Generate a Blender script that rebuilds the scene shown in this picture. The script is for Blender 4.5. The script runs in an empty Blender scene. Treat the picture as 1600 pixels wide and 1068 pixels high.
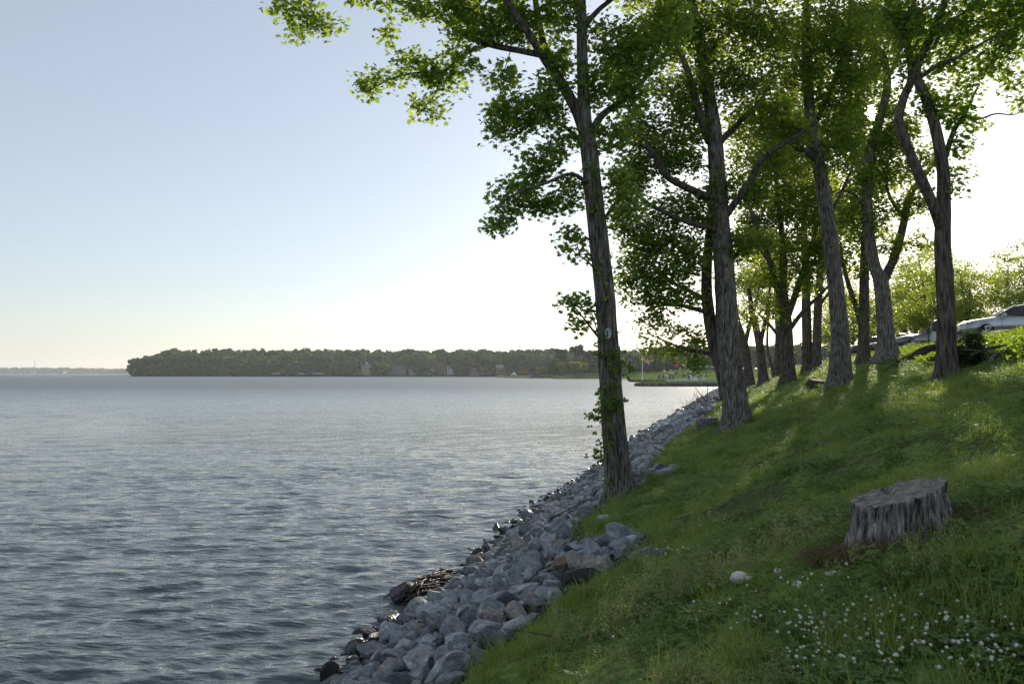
import bpy, math, random
import numpy as np
from mathutils import Vector, Matrix, noise as mn

R = math.radians
rng = np.random.default_rng(7)
random.seed(7)
sc = bpy.context.scene
col = sc.collection

# ------------------------------------------------------------------ camera
FPX = 1400.0
PITCH = math.atan(48.5 / FPX)
EYE = 4.0
cam_d = bpy.data.cameras.new("camera")
cam_d.sensor_width = 36.0
cam_d.lens = 36.0 * FPX / 1600.0
cam_d.clip_start = 0.1
cam_d.clip_end = 30000
cam = bpy.data.objects.new("camera", cam_d)
cam.location = (0, 0, EYE)
cam.rotation_euler = (math.pi / 2 + PITCH, 0, 0)
col.objects.link(cam)
sc.camera = cam

# ------------------------------------------------------------------ sun and sky
SUN_EL = R(15.2)
SUN_AZ = R(22.0)              # clockwise from +Y
SUN_DIR = Vector((math.sin(SUN_AZ) * math.cos(SUN_EL), math.cos(SUN_AZ) * math.cos(SUN_EL), math.sin(SUN_EL)))
world = bpy.data.worlds.new("World")
sc.world = world
world.use_nodes = True
wn = world.node_tree.nodes
wl = world.node_tree.links
bg = wn["Background"]
sky = wn.new("ShaderNodeTexSky")
sky.sky_type = 'NISHITA'
sky.sun_disc = False
sky.sun_elevation = SUN_EL
sky.sun_rotation = SUN_AZ
sky.altitude = 100
sky.air_density = 1.0
sky.dust_density = 0.65
sky.ozone_density = 2.5
hs = wn.new("ShaderNodeHueSaturation"); hs.inputs['Saturation'].default_value = .76
wl.new(sky.outputs[0], hs.inputs['Color']); wl.new(hs.outputs[0], bg.inputs[0])
bg.inputs[1].default_value = 0.05
veil = wn.new("ShaderNodeBackground")            # thin even haze added over the whole sky, strengthened to fill the shade
veil.inputs[0].default_value = (.98, .96, .94, 1)
veil.inputs[1].default_value = 0.135
va = wn.new("ShaderNodeAddShader")
wl.new(bg.outputs[0], va.inputs[0]); wl.new(veil.outputs[0], va.inputs[1])
# the visible disc of the sun itself, at the sun's place
tc = wn.new("ShaderNodeTexCoord")
dt = wn.new("ShaderNodeVectorMath"); dt.operation = 'DOT_PRODUCT'
dt.inputs[1].default_value = SUN_DIR
wl.new(tc.outputs["Generated"], dt.inputs[0])
gt = wn.new("ShaderNodeMath"); gt.operation = 'GREATER_THAN'
gt.inputs[1].default_value = math.cos(R(0.42))
wl.new(dt.outputs["Value"], gt.inputs[0])
bg2 = wn.new("ShaderNodeBackground")
bg2.inputs[0].default_value = (1, 0.96, 0.88, 1)
ml = wn.new("ShaderNodeMath"); ml.operation = 'MULTIPLY'; ml.inputs[1].default_value = 25
wl.new(gt.outputs[0], ml.inputs[0]); wl.new(ml.outputs[0], bg2.inputs[1])
ad = wn.new("ShaderNodeAddShader")
wl.new(va.outputs[0], ad.inputs[0]); wl.new(bg2.outputs[0], ad.inputs[1])
wl.new(ad.outputs[0], wn["World Output"].inputs[0])

sun_d = bpy.data.lights.new("sun", 'SUN')
sun_d.energy = 4.8
sun_d.angle = R(0.53)
sun_d.color = (1.0, 0.87, 0.68)
sun_o = bpy.data.objects.new("sun", sun_d)
sun_o.rotation_euler = SUN_DIR.to_track_quat('Z', 'Y').to_euler()
col.objects.link(sun_o)

sc.view_settings.view_transform = 'Standard'
sc.view_settings.look = 'None'
sc.view_settings.exposure = 0.93
sc.view_settings.use_white_balance = True          # the photograph's cooler balance
sc.view_settings.white_balance_temperature = 6250
sc.view_settings.gamma = 1.0
sc.view_settings.use_curve_mapping = False
sc.render.engine = 'CYCLES'
cy = sc.cycles
cy.max_bounces = 10
cy.diffuse_bounces = 5
cy.glossy_bounces = 3
cy.transmission_bounces = 6
cy.transparent_max_bounces = 8
cy.volume_bounces = 0
cy.sample_clamp_indirect = 10
cy.caustics_reflective = False
cy.caustics_refractive = False
cy.use_denoising = True
cy.denoiser = 'OPENIMAGEDENOISE'
cy.denoising_prefilter = 'NONE'
cy.denoising_input_passes = 'RGB_ALBEDO_NORMAL'

# ------------------------------------------------------------------ helpers: space
CT, ST = math.cos(PITCH), math.sin(PITCH)
def at(px, py, Y):
    """world point seen in the photograph (1600 px wide) at px, py, Y metres ahead"""
    x = (px - 800) / FPX
    v = (534 - py) / FPX
    dy = CT - v * ST
    dz = ST + v * CT
    return np.array([x / dy * Y, Y, EYE + dz / dy * Y])

PW = [-40, -6, 0, 4.1, 6.1, 8.7, 10.6, 12.4, 14.0, 14.6, 15.1, 900]
PH = [-6, -1.6, -0.05, 1.8, 2.5, 3.45, 4.0, 4.60, 4.98, 5.16, 5.38, 5.4]
def wcoord(x, y):
    return x - .258 * (y - 23.7)
def hgt(x, y):
    w = np.asarray(wcoord(x, y), float)
    sh = np.interp(np.asarray(y, float), [0, 8, 10, 12, 14, 16, 18, 21, 26], [1.6, 1.3, 1.05, .8, .55, .6, .5, .25, 0])
    h = np.interp(w - sh * np.clip((3.9 - w) / 3.9, 0, 1.3), PW, PH)
    a = np.clip((w - 3) / 2, 0, 1) * np.clip((14.3 - w) / 1.5, 0, 1)
    x = np.asarray(x, float); y = np.asarray(y, float)
    h = h + a * (.05 * np.sin(x * 1.3 + 1.7 * np.sin(y * .7)) + .045 * np.sin(y * 1.1 + x * .6) + .02 * np.sin(x * 4.1 + y * 2.3) + .018 * np.sin(y * 5.2 - x * 3.1))
    return h
def ground_at(px, py, t0=2.0, t1=900):
    d = at(px, py, 1.0) - np.array([0, 0, EYE])
    t = t0
    while t < t1:
        p = d * t
        if EYE + p[2] < float(hgt(p[0], p[1])):
            return np.array([p[0], p[1], float(hgt(p[0], p[1]))])
        t *= 1.002
    return None

# ------------------------------------------------------------------ helpers: objects
def put(o, parent=None, label=None, cat=None, group=None, kind=None):
    col.objects.link(o)
    if parent is not None: o.parent = parent
    tag(o, label, cat, group, kind)
    return o
def tag(o, label=None, cat=None, group=None, kind=None):
    if label: o['label'] = label
    if cat: o['category'] = cat
    if group: o['group'] = group
    if kind: o['kind'] = kind
    return o
def empty(name, loc, rz=0.0, label=None, cat=None, group=None):
    o = bpy.data.objects.new(name, None)
    o.empty_display_size = .2
    o.location = loc
    o.rotation_euler = (0, 0, rz)
    return put(o, None, label, cat, group)
def copy_tree(o, parent=None):
    c = o.copy()
    col.objects.link(c)
    if parent is not None: c.parent = parent
    for ch in list(o.children): copy_tree(ch, c)
    return c

class MB:
    def __init__(s): s.v = []; s.f = []; s.m = []
    def add(s, vs, fs, mi=0):
        n = len(s.v)
        s.v.extend([tuple(map(float, p)) for p in vs])
        s.f.extend([tuple(i + n for i in f) for f in fs])
        s.m.extend([mi] * len(fs))
        return s
    def box(s, c, d, rz=0.0, mi=0, taper=1.0, bev=0.0):
        cx, cy_, cz = c; a, b, h = d[0] / 2, d[1] / 2, d[2] / 2
        ca, sa = math.cos(rz), math.sin(rz)
        vs = []
        if bev > 0:
            bev = min(bev, a * .45, b * .45, h * .45)
            for (z, k) in ((-h, bev), (-h + bev, 0), (h - bev, 0), (h, bev)):
                t = taper if z > 0 else 1
                for (x, y) in ((-a + k, -b + k), (a - k, -b + k), (a - k, b - k), (-a + k, b - k)):
                    x *= t; y *= t
                    vs.append((cx + x * ca - y * sa, cy_ + x * sa + y * ca, cz + z))
            fs = [(3, 2, 1, 0), (12, 13, 14, 15)]
            for r in range(3):
                for i in range(4):
                    j = (i + 1) % 4
                    fs.append((r * 4 + i, r * 4 + j, r * 4 + 4 + j, r * 4 + 4 + i))
            return s.add(vs, fs, mi)
        for z in (-h, h):
            t = taper if z > 0 else 1
            for (x, y) in ((-a, -b), (a, -b), (a, b), (-a, b)):
                x *= t; y *= t
                vs.append((cx + x * ca - y * sa, cy_ + x * sa + y * ca, cz + z))
        return s.add(vs, [(3, 2, 1, 0), (4, 5, 6, 7), (0, 1, 5, 4), (1, 2, 6, 5), (2, 3, 7, 6), (3, 0, 4, 7)], mi)
    def tube(s, pts, rad, n=6, mi=0, cap=True, fn=None):
        pts = [Vector(p) for p in pts]
        if len(pts) < 2: return s
        vs = []; fs = []
        up = None
        for i, p in enumerate(pts):
            t = (pts[min(i + 1, len(pts) - 1)] - pts[max(i - 1, 0)])
            if t.length < 1e-6: t = Vector((0, 0, 1))
            t.normalize()
            if up is None:
                up = Vector((1, 0, 0)) if abs(t.x) < .8 else Vector((0, 1, 0))
            u = (up - t * up.dot(t)).normalized()
            w = t.cross(u)
            up = u
            for k in range(n):
                a = 2 * math.pi * k / n
                r = rad[i] if fn is None else rad[i] * fn(i, a, p)
                vs.append(p + (u * math.cos(a) + w * math.sin(a)) * r)
        for i in range(len(pts) - 1):
            for k in range(n):
                k2 = (k + 1) % n
                fs.append((i * n + k, i * n + k2, i * n + n + k2, i * n + n + k))
        if cap:
            fs.append(tuple(range(n - 1, -1, -1)))
            fs.append(tuple((len(pts) - 1) * n + k for k in range(n)))
        return s.add(vs, fs, mi)
    def lathe(s, prof, n=16, c=(0, 0, 0), mi=0, axis='z'):
        vs = []; fs = []
        for (r, z) in prof:
            for k in range(n):
                a = 2 * math.pi * k / n
                p = (r * math.cos(a), r * math.sin(a), z)
                if axis == 'y': p = (p[0], p[2], p[1])
                vs.append((c[0] + p[0], c[1] + p[1], c[2] + p[2]))
        for i in range(len(prof) - 1):
            for k in range(n):
                k2 = (k + 1) % n
                f = (i * n + k, i * n + k2, i * n + n + k2, i * n + n + k)
                fs.append(f if axis == 'z' else f[::-1])
        fs.append(tuple(range(n - 1, -1, -1)) if axis == 'z' else tuple(range(n)))
        l = (len(prof) - 1) * n
        fs.append(tuple(l + k for k in range(n)) if axis == 'z' else tuple(l + k for k in range(n - 1, -1, -1)))
        return s.add(vs, fs, mi)
    def mesh(s, name, mats, smooth=False, sharp=None):
        me = bpy.data.meshes.new(name)
        me.from_pydata(s.v, [], s.f)
        for m in (mats if isinstance(mats, (list, tuple)) else [mats]): me.materials.append(m)
        if any(s.m): me.polygons.foreach_set('material_index', s.m)
        if smooth:
            me.polygons.foreach_set('use_smooth', [True] * len(s.f))
            if sharp: me.set_sharp_from_angle(angle=R(sharp))
        me.update()
        return me
    def obj(s, name, mats, parent=None, smooth=False, sharp=None, loc=None, **kw):
        o = bpy.data.objects.new(name, s.mesh(name, mats, smooth, sharp))
        if loc is not None: o.location = loc
        return put(o, parent, **kw)

def np_mesh(name, V, k, mats, smooth=False, F=None):
    """V: (N,3) verts. F None: consecutive polygons of k verts each; else F (M,k)"""
    me = bpy.data.meshes.new(name)
    V = np.ascontiguousarray(V, np.float32)
    n = len(V)
    if F is None: F = np.arange(n, dtype=np.int32).reshape(-1, k)
    F = np.ascontiguousarray(F, np.int32)
    me.vertices.add(n); me.vertices.foreach_set('co', V.ravel())
    me.loops.add(F.size); me.loops.foreach_set('vertex_index', F.ravel())
    me.polygons.add(len(F))
    me.polygons.foreach_set('loop_start', np.arange(0, F.size, k, dtype=np.int32))
    if smooth: me.polygons.foreach_set('use_smooth', np.ones(len(F), bool))
    for m in (mats if isinstance(mats, (list, tuple)) else [mats]): me.materials.append(m)
    me.update(calc_edges=True)
    me.validate()
    return me

# ------------------------------------------------------------------ helpers: materials
def mat(name):
    m = bpy.data.materials.new(name)
    m.use_nodes = True
    return m, m.node_tree.nodes, m.node_tree.links, m.node_tree.nodes["Principled BSDF"]
def nd(nodes, t, **kw):
    n = nodes.new(t)
    for k, v in kw.items(): setattr(n, k, v)
    return n
def ramp(nodes, stops):
    r = nodes.new("ShaderNodeValToRGB")
    e = r.color_ramp.elements
    while len(e) < len(stops): e.new(.5)
    for i, (p, c) in enumerate(stops):
        e[i].position = p
        e[i].color = (*c, 1) if len(c) == 3 else c
    return r
def plain(name, c, rough=.6, metal=0.0, noise=.12, scale=8.0, bump=0.0, coat=0.0):
    m, n, l, p = mat(name)
    p.inputs['Roughness'].default_value = rough
    p.inputs['Metallic'].default_value = metal
    if coat:
        p.inputs['Coat Weight'].default_value = coat
        p.inputs['Coat Roughness'].default_value = .05
    t = nd(n, "ShaderNodeTexCoord")
    x = nd(n, "ShaderNodeTexNoise"); x.inputs['Scale'].default_value = scale; x.inputs['Detail'].default_value = 5
    l.new(t.outputs['Object'], x.inputs['Vector'])
    r = ramp(n, [(.3, tuple(v * (1 - noise) for v in c)), (.7, tuple(min(1, v * (1 + noise)) for v in c))])
    l.new(x.outputs['Fac'], r.inputs[0]); l.new(r.outputs[0], p.inputs['Base Color'])
    if bump:
        b = nd(n, "ShaderNodeBump"); b.inputs['Strength'].default_value = bump; b.inputs['Distance'].default_value = .02
        l.new(x.outputs['Fac'], b.inputs['Height']); l.new(b.outputs[0], p.inputs['Normal'])
    return m
def leafmat(name, c1, c2, trans, tfac=.45, rough=.45, objrand=False):
    """leaf or grass: diffuse + light passing through, hue varied leaf by leaf"""
    m, n, l, p = mat(name)
    if objrand:
        g = nd(n, "ShaderNodeObjectInfo"); src = g.outputs['Random']
        g2 = nd(n, "ShaderNodeNewGeometry")
        ma = nd(n, "ShaderNodeMath", operation='ADD'); l.new(src, ma.inputs[0]); l.new(g2.outputs['Random Per Island'], ma.inputs[1])
        mh = nd(n, "ShaderNodeMath", operation='MULTIPLY'); mh.inputs[1].default_value = .5; l.new(ma.outputs[0], mh.inputs[0])
        src = mh.outputs[0]
    else:
        g = nd(n, "ShaderNodeNewGeometry"); src = g.outputs['Random Per Island']
    r = ramp(n, [(.1, c1), (.9, c2)])
    l.new(src, r.inputs[0])
    l.new(r.outputs[0], p.inputs['Base Color'])
    p.inputs['Roughness'].default_value = rough
    p.inputs['Specular IOR Level'].default_value = .18
    tr = nd(n, "ShaderNodeBsdfTranslucent")
    r2 = ramp(n, [(.1, tuple(v * .75 for v in trans)), (.9, trans)])
    l.new(src, r2.inputs[0]); l.new(r2.outputs[0], tr.inputs[0])
    mx = nd(n, "ShaderNodeMixShader"); mx.inputs[0].default_value = tfac
    l.new(p.outputs[0], mx.inputs[1]); l.new(tr.outputs[0], mx.inputs[2])
    l.new(mx.outputs[0], n["Material Output"].inputs[0])
    return m
def barkmat(name, dark, light, scale=1.0, moss=0.0, lo=.38, hi=.66):
    m, n, l, p = mat(name)
    t = nd(n, "ShaderNodeTexCoord")
    mp = nd(n, "ShaderNodeMapping"); mp.inputs['Scale'].default_value = (22 * scale, 22 * scale, 3.2 * scale)
    l.new(t.outputs['Object'], mp.inputs[0])
    x = nd(n, "ShaderNodeTexNoise"); x.inputs['Scale'].default_value = 1; x.inputs['Detail'].default_value = 7; x.inputs['Roughness'].default_value = .65
    l.new(mp.outputs[0], x.inputs['Vector'])
    x2 = nd(n, "ShaderNodeTexNoise"); x2.inputs['Scale'].default_value = 3.0; x2.inputs['Detail'].default_value = 4
    l.new(t.outputs['Object'], x2.inputs['Vector'])
    r = ramp(n, [(lo, dark), ((lo + hi) / 2, tuple((a + b) / 2 for a, b in zip(dark, light))), (hi, light)])
    l.new(x.outputs['Fac'], r.inputs[0])
    mix = nd(n, "ShaderNodeMix", data_type='RGBA', blend_type='MULTIPLY'); mix.inputs[0].default_value = .7
    r2 = ramp(n, [(.3, (.55, .55, .55)), (.7, (1.2, 1.15, 1.1))])
    l.new(x2.outputs['Fac'], r2.inputs[0])
    l.new(r.outputs[0], mix.inputs[6]); l.new(r2.outputs[0], mix.inputs[7])
    out = mix.outputs[2]
    if moss:
        x3 = nd(n, "ShaderNodeTexNoise"); x3.inputs['Scale'].default_value = 1.7; x3.inputs['Detail'].default_value = 6
        l.new(t.outputs['Object'], x3.inputs['Vector'])
        r3 = ramp(n, [(.55, (0, 0, 0)), (.7, (moss, moss, moss))]); l.new(x3.outputs['Fac'], r3.inputs[0])
        mm = nd(n, "ShaderNodeMix", data_type='RGBA'); l.new(r3.outputs[0], mm.inputs[0]); l.new(out, mm.inputs[6]); mm.inputs[7].default_value = (.07, .09, .05, 1)
        out = mm.outputs[2]
    l.new(out, p.inputs['Base Color'])
    p.inputs['Roughness'].default_value = .9
    p.inputs['Specular IOR Level'].default_value = .2
    b = nd(n, "ShaderNodeBump"); b.inputs['Strength'].default_value = .9; b.inputs['Distance'].default_value = .035
    l.new(x.outputs['Fac'], b.inputs['Height']); l.new(b.outputs[0], p.inputs['Normal'])
    return m

M = {}
M['bark'] = barkmat('bark_grey', (.035, .032, .030), (.31, .295, .28), 1.0, .35)
M['bark_pale'] = barkmat('bark_pale', (.040, .037, .034), (.34, .32, .30), 1.2, .2)
M['bark_dark'] = barkmat('bark_dark', (.032, .028, .025), (.19, .165, .145), .8)
M['leaf_a'] = leafmat('leaf_maple', (0.072, 0.154, 0.037), (0.154, 0.265, 0.058), (0.490, 0.641, 0.056), .42)
M['leaf_b'] = leafmat('leaf_oak', (0.064, 0.139, 0.031), (0.149, 0.245, 0.046), (0.489, 0.587, 0.049), .40)
M['leaf_c'] = leafmat('leaf_light', (0.075, 0.149, 0.026), (0.149, 0.224, 0.045), (0.538, 0.628, 0.060), .46)
M['leaf_far'] = leafmat('leaf_far', (.035, .07, .018), (.085, .125, .03), (.22, .28, .04), .35, .7)
M['leaf_shrub'] = leafmat('leaf_shrub', (.015, .035, .012), (.035, .065, .02), (.10, .15, .03), .25)
M['ivy'] = leafmat('leaf_ivy', (.08, .15, .04), (.15, .23, .06), (.36, .46, .07), .42)
M['grass'] = leafmat('grass_blade', (.13, .20, .05), (.26, .35, .09), (.42, .52, .075), .4, .6, True)
M['grass_tall'] = leafmat('grass_tall', (.13, .20, .05), (.23, .32, .08), (.40, .50, .07), .4, .5, True)
M['clover'] = leafmat('clover_leaf', (.085, .165, .045), (.16, .25, .07), (.26, .38, .06), .3, .6, True)
M['weed'] = leafmat('weed_seed', (0.240, 0.276, 0.120), (0.360, 0.372, 0.192), (0.420, 0.432, 0.144), .35, .8, True)
M['dry'] = leafmat('dry_grass', (.16, .12, .07), (.26, .20, .12), (.22, .17, .08), .3, .8, True)
M['cover'] = leafmat('cover_leaf', (.06, .13, .02), (.11, .19, .035), (.30, .42, .03), .5, .65, True)

# ------------------------------------------------------------------ scatter with geometry nodes (for what nobody could count)
def scatter(name, pts, rot, scl, idx, protos, **kw):
    me = bpy.data.meshes.new(name)
    me.vertices.add(len(pts)); me.vertices.foreach_set('co', np.ascontiguousarray(pts, np.float32).ravel())
    a = me.attributes.new('rot', 'FLOAT_VECTOR', 'POINT'); a.data.foreach_set('vector', np.ascontiguousarray(rot, np.float32).ravel())
    a = me.attributes.new('scl', 'FLOAT', 'POINT'); a.data.foreach_set('value', np.ascontiguousarray(scl, np.float32))
    a = me.attributes.new('idx', 'INT', 'POINT'); a.data.foreach_set('value', np.ascontiguousarray(idx, np.int32))
    c = bpy.data.collections.new(name + '_pieces')
    for i, pm in enumerate(protos):
        c.objects.link(bpy.data.objects.new('%s_piece_%02d' % (name, i), pm))
    ng = bpy.data.node_groups.new(name, 'GeometryNodeTree')
    ng.interface.new_socket('Geometry', in_out='INPUT', socket_type='NodeSocketGeometry')
    ng.interface.new_socket('Geometry', in_out='OUTPUT', socket_type='NodeSocketGeometry')
    N = ng.nodes; L = ng.links
    gi = N.new('NodeGroupInput'); go = N.new('NodeGroupOutput')
    ci = N.new('GeometryNodeCollectionInfo'); ci.inputs[0].default_value = c; ci.inputs[1].default_value = True; ci.inputs[2].default_value = True
    ip = N.new('GeometryNodeInstanceOnPoints'); ip.inputs['Pick Instance'].default_value = True
    def na(nm, t):
        q = N.new('GeometryNodeInputNamedAttribute'); q.data_type = t; q.inputs[0].default_value = nm
        return q.outputs[0]
    L.new(gi.outputs[0], ip.inputs['Points']); L.new(ci.outputs[0], ip.inputs['Instance'])
    L.new(na('idx', 'INT'), ip.inputs['Instance Index'])
    L.new(na('rot', 'FLOAT_VECTOR'), ip.inputs['Rotation'])
    L.new(na('scl', 'FLOAT'), ip.inputs['Scale'])
    L.new(ip.outputs[0], go.inputs[0])
    o = bpy.data.objects.new(name, me)
    md = o.modifiers.new('scatter', 'NODES'); md.node_group = ng
    return put(o, **kw)

# ================================================================== THE SETTING
# ---- water: graded wave sheet out to the far shore
def make_water():
    rows = 1000; cols = 440
    ys = 6.0 * (5600 / 6.0) ** (np.arange(rows) / (rows - 1))
    rt = np.linspace(-1.45, .62, cols)
    Yg, Rg = np.meshgrid(ys, rt, indexing='ij')
    X = Yg * Rg; Y = Yg.copy()
    Z = np.zeros_like(X)
    sp = np.maximum(ys * (math.log(5600 / 6.0) / (rows - 1)), ys * (rt[1] - rt[0]))[:, None]
    g = np.random.default_rng(3)
    gust = .75 + .35 * np.sin(X * .045 + 1.3 * np.sin(Y * .03)) * np.sin(Y * .06 + X * .02)
    for i in range(66):
        lam = .20 * (1.0 / .20) ** (g.random()) if i < 56 else 1.3 + 3.0 * g.random()
        th = R(-90 + 17) + g.normal(0, R(25))
        k = 2 * math.pi / lam
        amp = (.043 if lam < .9 else .030 if lam < 1.3 else .012) * lam / (2 * math.pi)
        f = np.clip((lam / sp - 2.0) / 1.6, 0, 1)
        ph = k * (X * math.cos(th) + Y * math.sin(th)) + g.random() * 6.28
        ph = ph + .6 * np.sin(.5 * k * (X * math.cos(th + 1.1) + Y * math.sin(th + 1.1)) * .37 + i)
        Z += f * gust * amp * (np.sin(ph) + .25 * np.cos(2 * ph))
    V = np.stack([X, Y, Z], -1).reshape(-1, 3)
    i = np.arange(rows * cols).reshape(rows, cols)
    Fq = np.stack([i[:-1, :-1], i[:-1, 1:], i[1:, 1:], i[1:, :-1]], -1).reshape(-1, 4)
    m, n, l, p = mat('lake_water')
    p.inputs['Base Color'].default_value = (.070, .090, .100, 1)
    p.inputs['Roughness'].default_value = .07
    p.inputs['IOR'].default_value = 1.333
    t = nd(n, "ShaderNodeTexCoord")
    def layer(sc3, rot, scale, detail, dist):
        mp = nd(n, "ShaderNodeMapping"); mp.inputs['Scale'].default_value = sc3; mp.inputs['Rotation'].default_value = (0, 0, R(rot))
        l.new(t.outputs['Object'], mp.inputs[0])
        a = nd(n, "ShaderNodeTexNoise"); a.inputs['Scale'].default_value = scale; a.inputs['Detail'].default_value = detail; a.inputs['Roughness'].default_value = .6; a.inputs['Distortion'].default_value = dist
        l.new(mp.outputs[0], a.inputs['Vector'])
        return a.outputs['Fac']
    fine = layer((.75, 1.5, 1), 10, 5.0, 4, .3)
    mid = layer((.5, 1.3, 1), 14, 1.0, 3, .3)
    gust = layer((.03, .11, 1), 6, 1.0, 3, 0)
    mr = nd(n, "ShaderNodeMapRange"); mr.inputs[1].default_value = .3; mr.inputs[2].default_value = .7; mr.inputs[3].default_value = .55; mr.inputs[4].default_value = 1.0
    l.new(gust, mr.inputs[0])
    b0 = nd(n, "ShaderNodeBump"); b0.inputs['Distance'].default_value = .22; l.new(mid, b0.inputs['Height']); l.new(mr.outputs[0], b0.inputs['Strength'])
    b = nd(n, "ShaderNodeBump"); b.inputs['Distance'].default_value = .055; l.new(fine, b.inputs['Height']); l.new(mr.outputs[0], b.inputs['Strength'])
    l.new(b0.outputs[0], b.inputs['Normal'])
    l.new(b.outputs[0], p.inputs['Normal'])
    # ripples too small for the sheet to carry, far out over the lake
    gm = nd(n, "ShaderNodeNewGeometry"); sx = nd(n, "ShaderNodeSeparateXYZ"); l.new(gm.outputs['Position'], sx.inputs[0])
    m2 = nd(n, "ShaderNodeMapRange"); m2.inputs[1].default_value = 25; m2.inputs[2].default_value = 260; m2.inputs[3].default_value = .06; m2.inputs[4].default_value = .40
    l.new(sx.outputs[1], m2.inputs[0]); l.new(m2.outputs[0], p.inputs['Roughness'])
    o = bpy.data.objects.new('water', np_mesh('water', V, 4, m, True, Fq))
    put(o, kind='structure')
make_water()

# ---- near bank: one sheet from under the water up to the road
def rock_edge(y):
    y = np.asarray(y, float)
    return np.interp(y, [0, 6, 7.5, 8.6, 9.6, 10.6, 11.6, 13, 15, 16, 16.7, 19, 20.5, 24, 30, 40, 60, 150, 400],
                     [4.0, 4.05, 4.3, 4.7, 5.1, 5.05, 4.1, 3.75, 3.5, 3.6, 4.95, 5.0, 4.1, 3.7, 3.7, 4.4, 4.2, 4.2, 4.2])
def grid(ranges):
    out = []
    for a, b, s in ranges: out += list(np.arange(a, b, s))
    return np.array(out + [ranges[-1][1]])
def nz2(x, y, f, s): return mn.noise(Vector((x * f + s, y * f - s, s * .37)))
def bareness(x, y): return nz2(x, y, .55, 3.1) + .5 * nz2(x, y, 1.7, 9.2) + .25 * nz2(x, y, 5.0, 1.2)
def make_ground():
    ys = grid([(-30, 2, 1), (2, 30, .2), (30, 100, .8), (100, 420, 6), (420, 1000, 40)])
    ws = grid([(-10, -1, 1), (-1, 16, .2), (16, 30, 1), (30, 100, 6), (100, 800, 60)])
    Yg, Wg = np.meshgrid(ys, ws, indexing='ij')
    X = Wg + .258 * (Yg - 23.7)
    Z = hgt(X, Yg)
    # little lumps on the grass
    for k in range(3):
        f = 2.2 * 1.9 ** k
        Z += np.clip((Wg - 2) / 2, 0, 1) * np.clip((14 - Wg) / 2, 0, 1) * .018 / 1.5 ** k * np.sin(X * f + k + 1.5 * np.sin(Yg * f * .8)) * np.cos(Yg * f * 1.1 + k * 2)
    V = np.stack([X, Yg, Z], -1).reshape(-1, 3)
    i = np.arange(X.size).reshape(X.shape)
    Fq = np.stack([i[:-1, :-1], i[:-1, 1:], i[1:, 1:], i[1:, :-1]], -1).reshape(-1, 4)
    m, n, l, p = mat('bank_soil')
    t = nd(n, "ShaderNodeTexCoord")
    a = nd(n, "ShaderNodeTexNoise"); a.inputs['Scale'].default_value = .55; a.inputs['Detail'].default_value = 8; a.inputs['Roughness'].default_value = .6
    b = nd(n, "ShaderNodeTexNoise"); b.inputs['Scale'].default_value = 14; b.inputs['Detail'].default_value = 6
    l.new(t.outputs['Object'], a.inputs['Vector']); l.new(t.outputs['Object'], b.inputs['Vector'])
    r = ramp(n, [(.3, (.125, .205, .055)), (.5, (.165, .25, .075)), (.64, (.205, .26, .095)), (.74, (.22, .21, .13))])
    l.new(a.outputs['Fac'], r.inputs[0])
    r2 = ramp(n, [(.32, (.35, .38, .35)), (.68, (1.3, 1.28, 1.2))]); l.new(b.outputs['Fac'], r2.inputs[0])
    mx = nd(n, "ShaderNodeMix", data_type='RGBA', blend_type='MULTIPLY'); mx.inputs[0].default_value = 1
    l.new(r.outputs[0], mx.inputs[6]); l.new(r2.outputs[0], mx.inputs[7])
    at_ = nd(n, "ShaderNodeAttribute"); at_.attribute_name = 'soil'
    m2 = nd(n, "ShaderNodeMix", data_type='RGBA'); l.new(at_.outputs['Fac'], m2.inputs[0]); l.new(mx.outputs[2], m2.inputs[6]); m2.inputs[7].default_value = (.055, .045, .036, 1)
    at2 = nd(n, "ShaderNodeAttribute"); at2.attribute_name = 'paved'
    m3 = nd(n, "ShaderNodeMix", data_type='RGBA'); l.new(at2.outputs['Fac'], m3.inputs[0]); l.new(m2.outputs[2], m3.inputs[6]); m3.inputs[7].default_value = (.07, .068, .065, 1)
    l.new(m3.outputs[2], p.inputs['Base Color'])
    p.inputs['Roughness'].default_value = .95; p.inputs['Specular IOR Level'].default_value = 0
    bp = nd(n, "ShaderNodeBump"); bp.inputs['Strength'].default_value = .8; bp.inputs['Distance'].default_value = .05
    l.new(b.outputs['Fac'], bp.inputs['Height']); l.new(bp.outputs[0], p.inputs['Normal'])
    me = np_mesh('ground', V, 4, m, True, Fq)
    so = (np.clip((rock_edge(Yg) + .15 - Wg) / .4, 0, 1)).ravel()
    br = np.array([bareness(a, b) if (2 < b < 90 and abs(a) < b) else 0 for a, b in zip(X.ravel(), Yg.ravel())])
    so = np.maximum(so, np.clip((-.50 - br) / .2, 0, .6))
    q = me.attributes.new('soil', 'FLOAT', 'POINT'); q.data.foreach_set('value', so.astype(np.float32))
    pv = (np.clip((Wg - 15.2) / .3, 0, 1) * np.clip((24 - Wg) / .5, 0, 1)).ravel()
    q = me.attributes.new('paved', 'FLOAT', 'POINT'); q.data.foreach_set('value', pv.astype(np.float32))
    put(bpy.data.objects.new('ground', me), kind='structure')
make_ground()

# ---- the air
def make_haze():
    m = bpy.data.materials.new('haze'); m.use_nodes = True
    n = m.node_tree.nodes; n.clear()
    o = n.new("ShaderNodeOutputMaterial")
    v = n.new("ShaderNodeVolumePrincipled")
    v.inputs['Color'].default_value = (.86, .93, 1.0, 1)
    v.inputs['Density'].default_value = HAZE
    v.inputs['Anisotropy'].default_value = .25
    m.node_tree.links.new(v.outputs[0], o.inputs['Volume'])
    b = MB().box((-1500, 2700, 34), (15000, 6200, 82))
    b.obj('haze', m, kind='stuff')
HAZE = 0.000075
make_haze()

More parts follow.
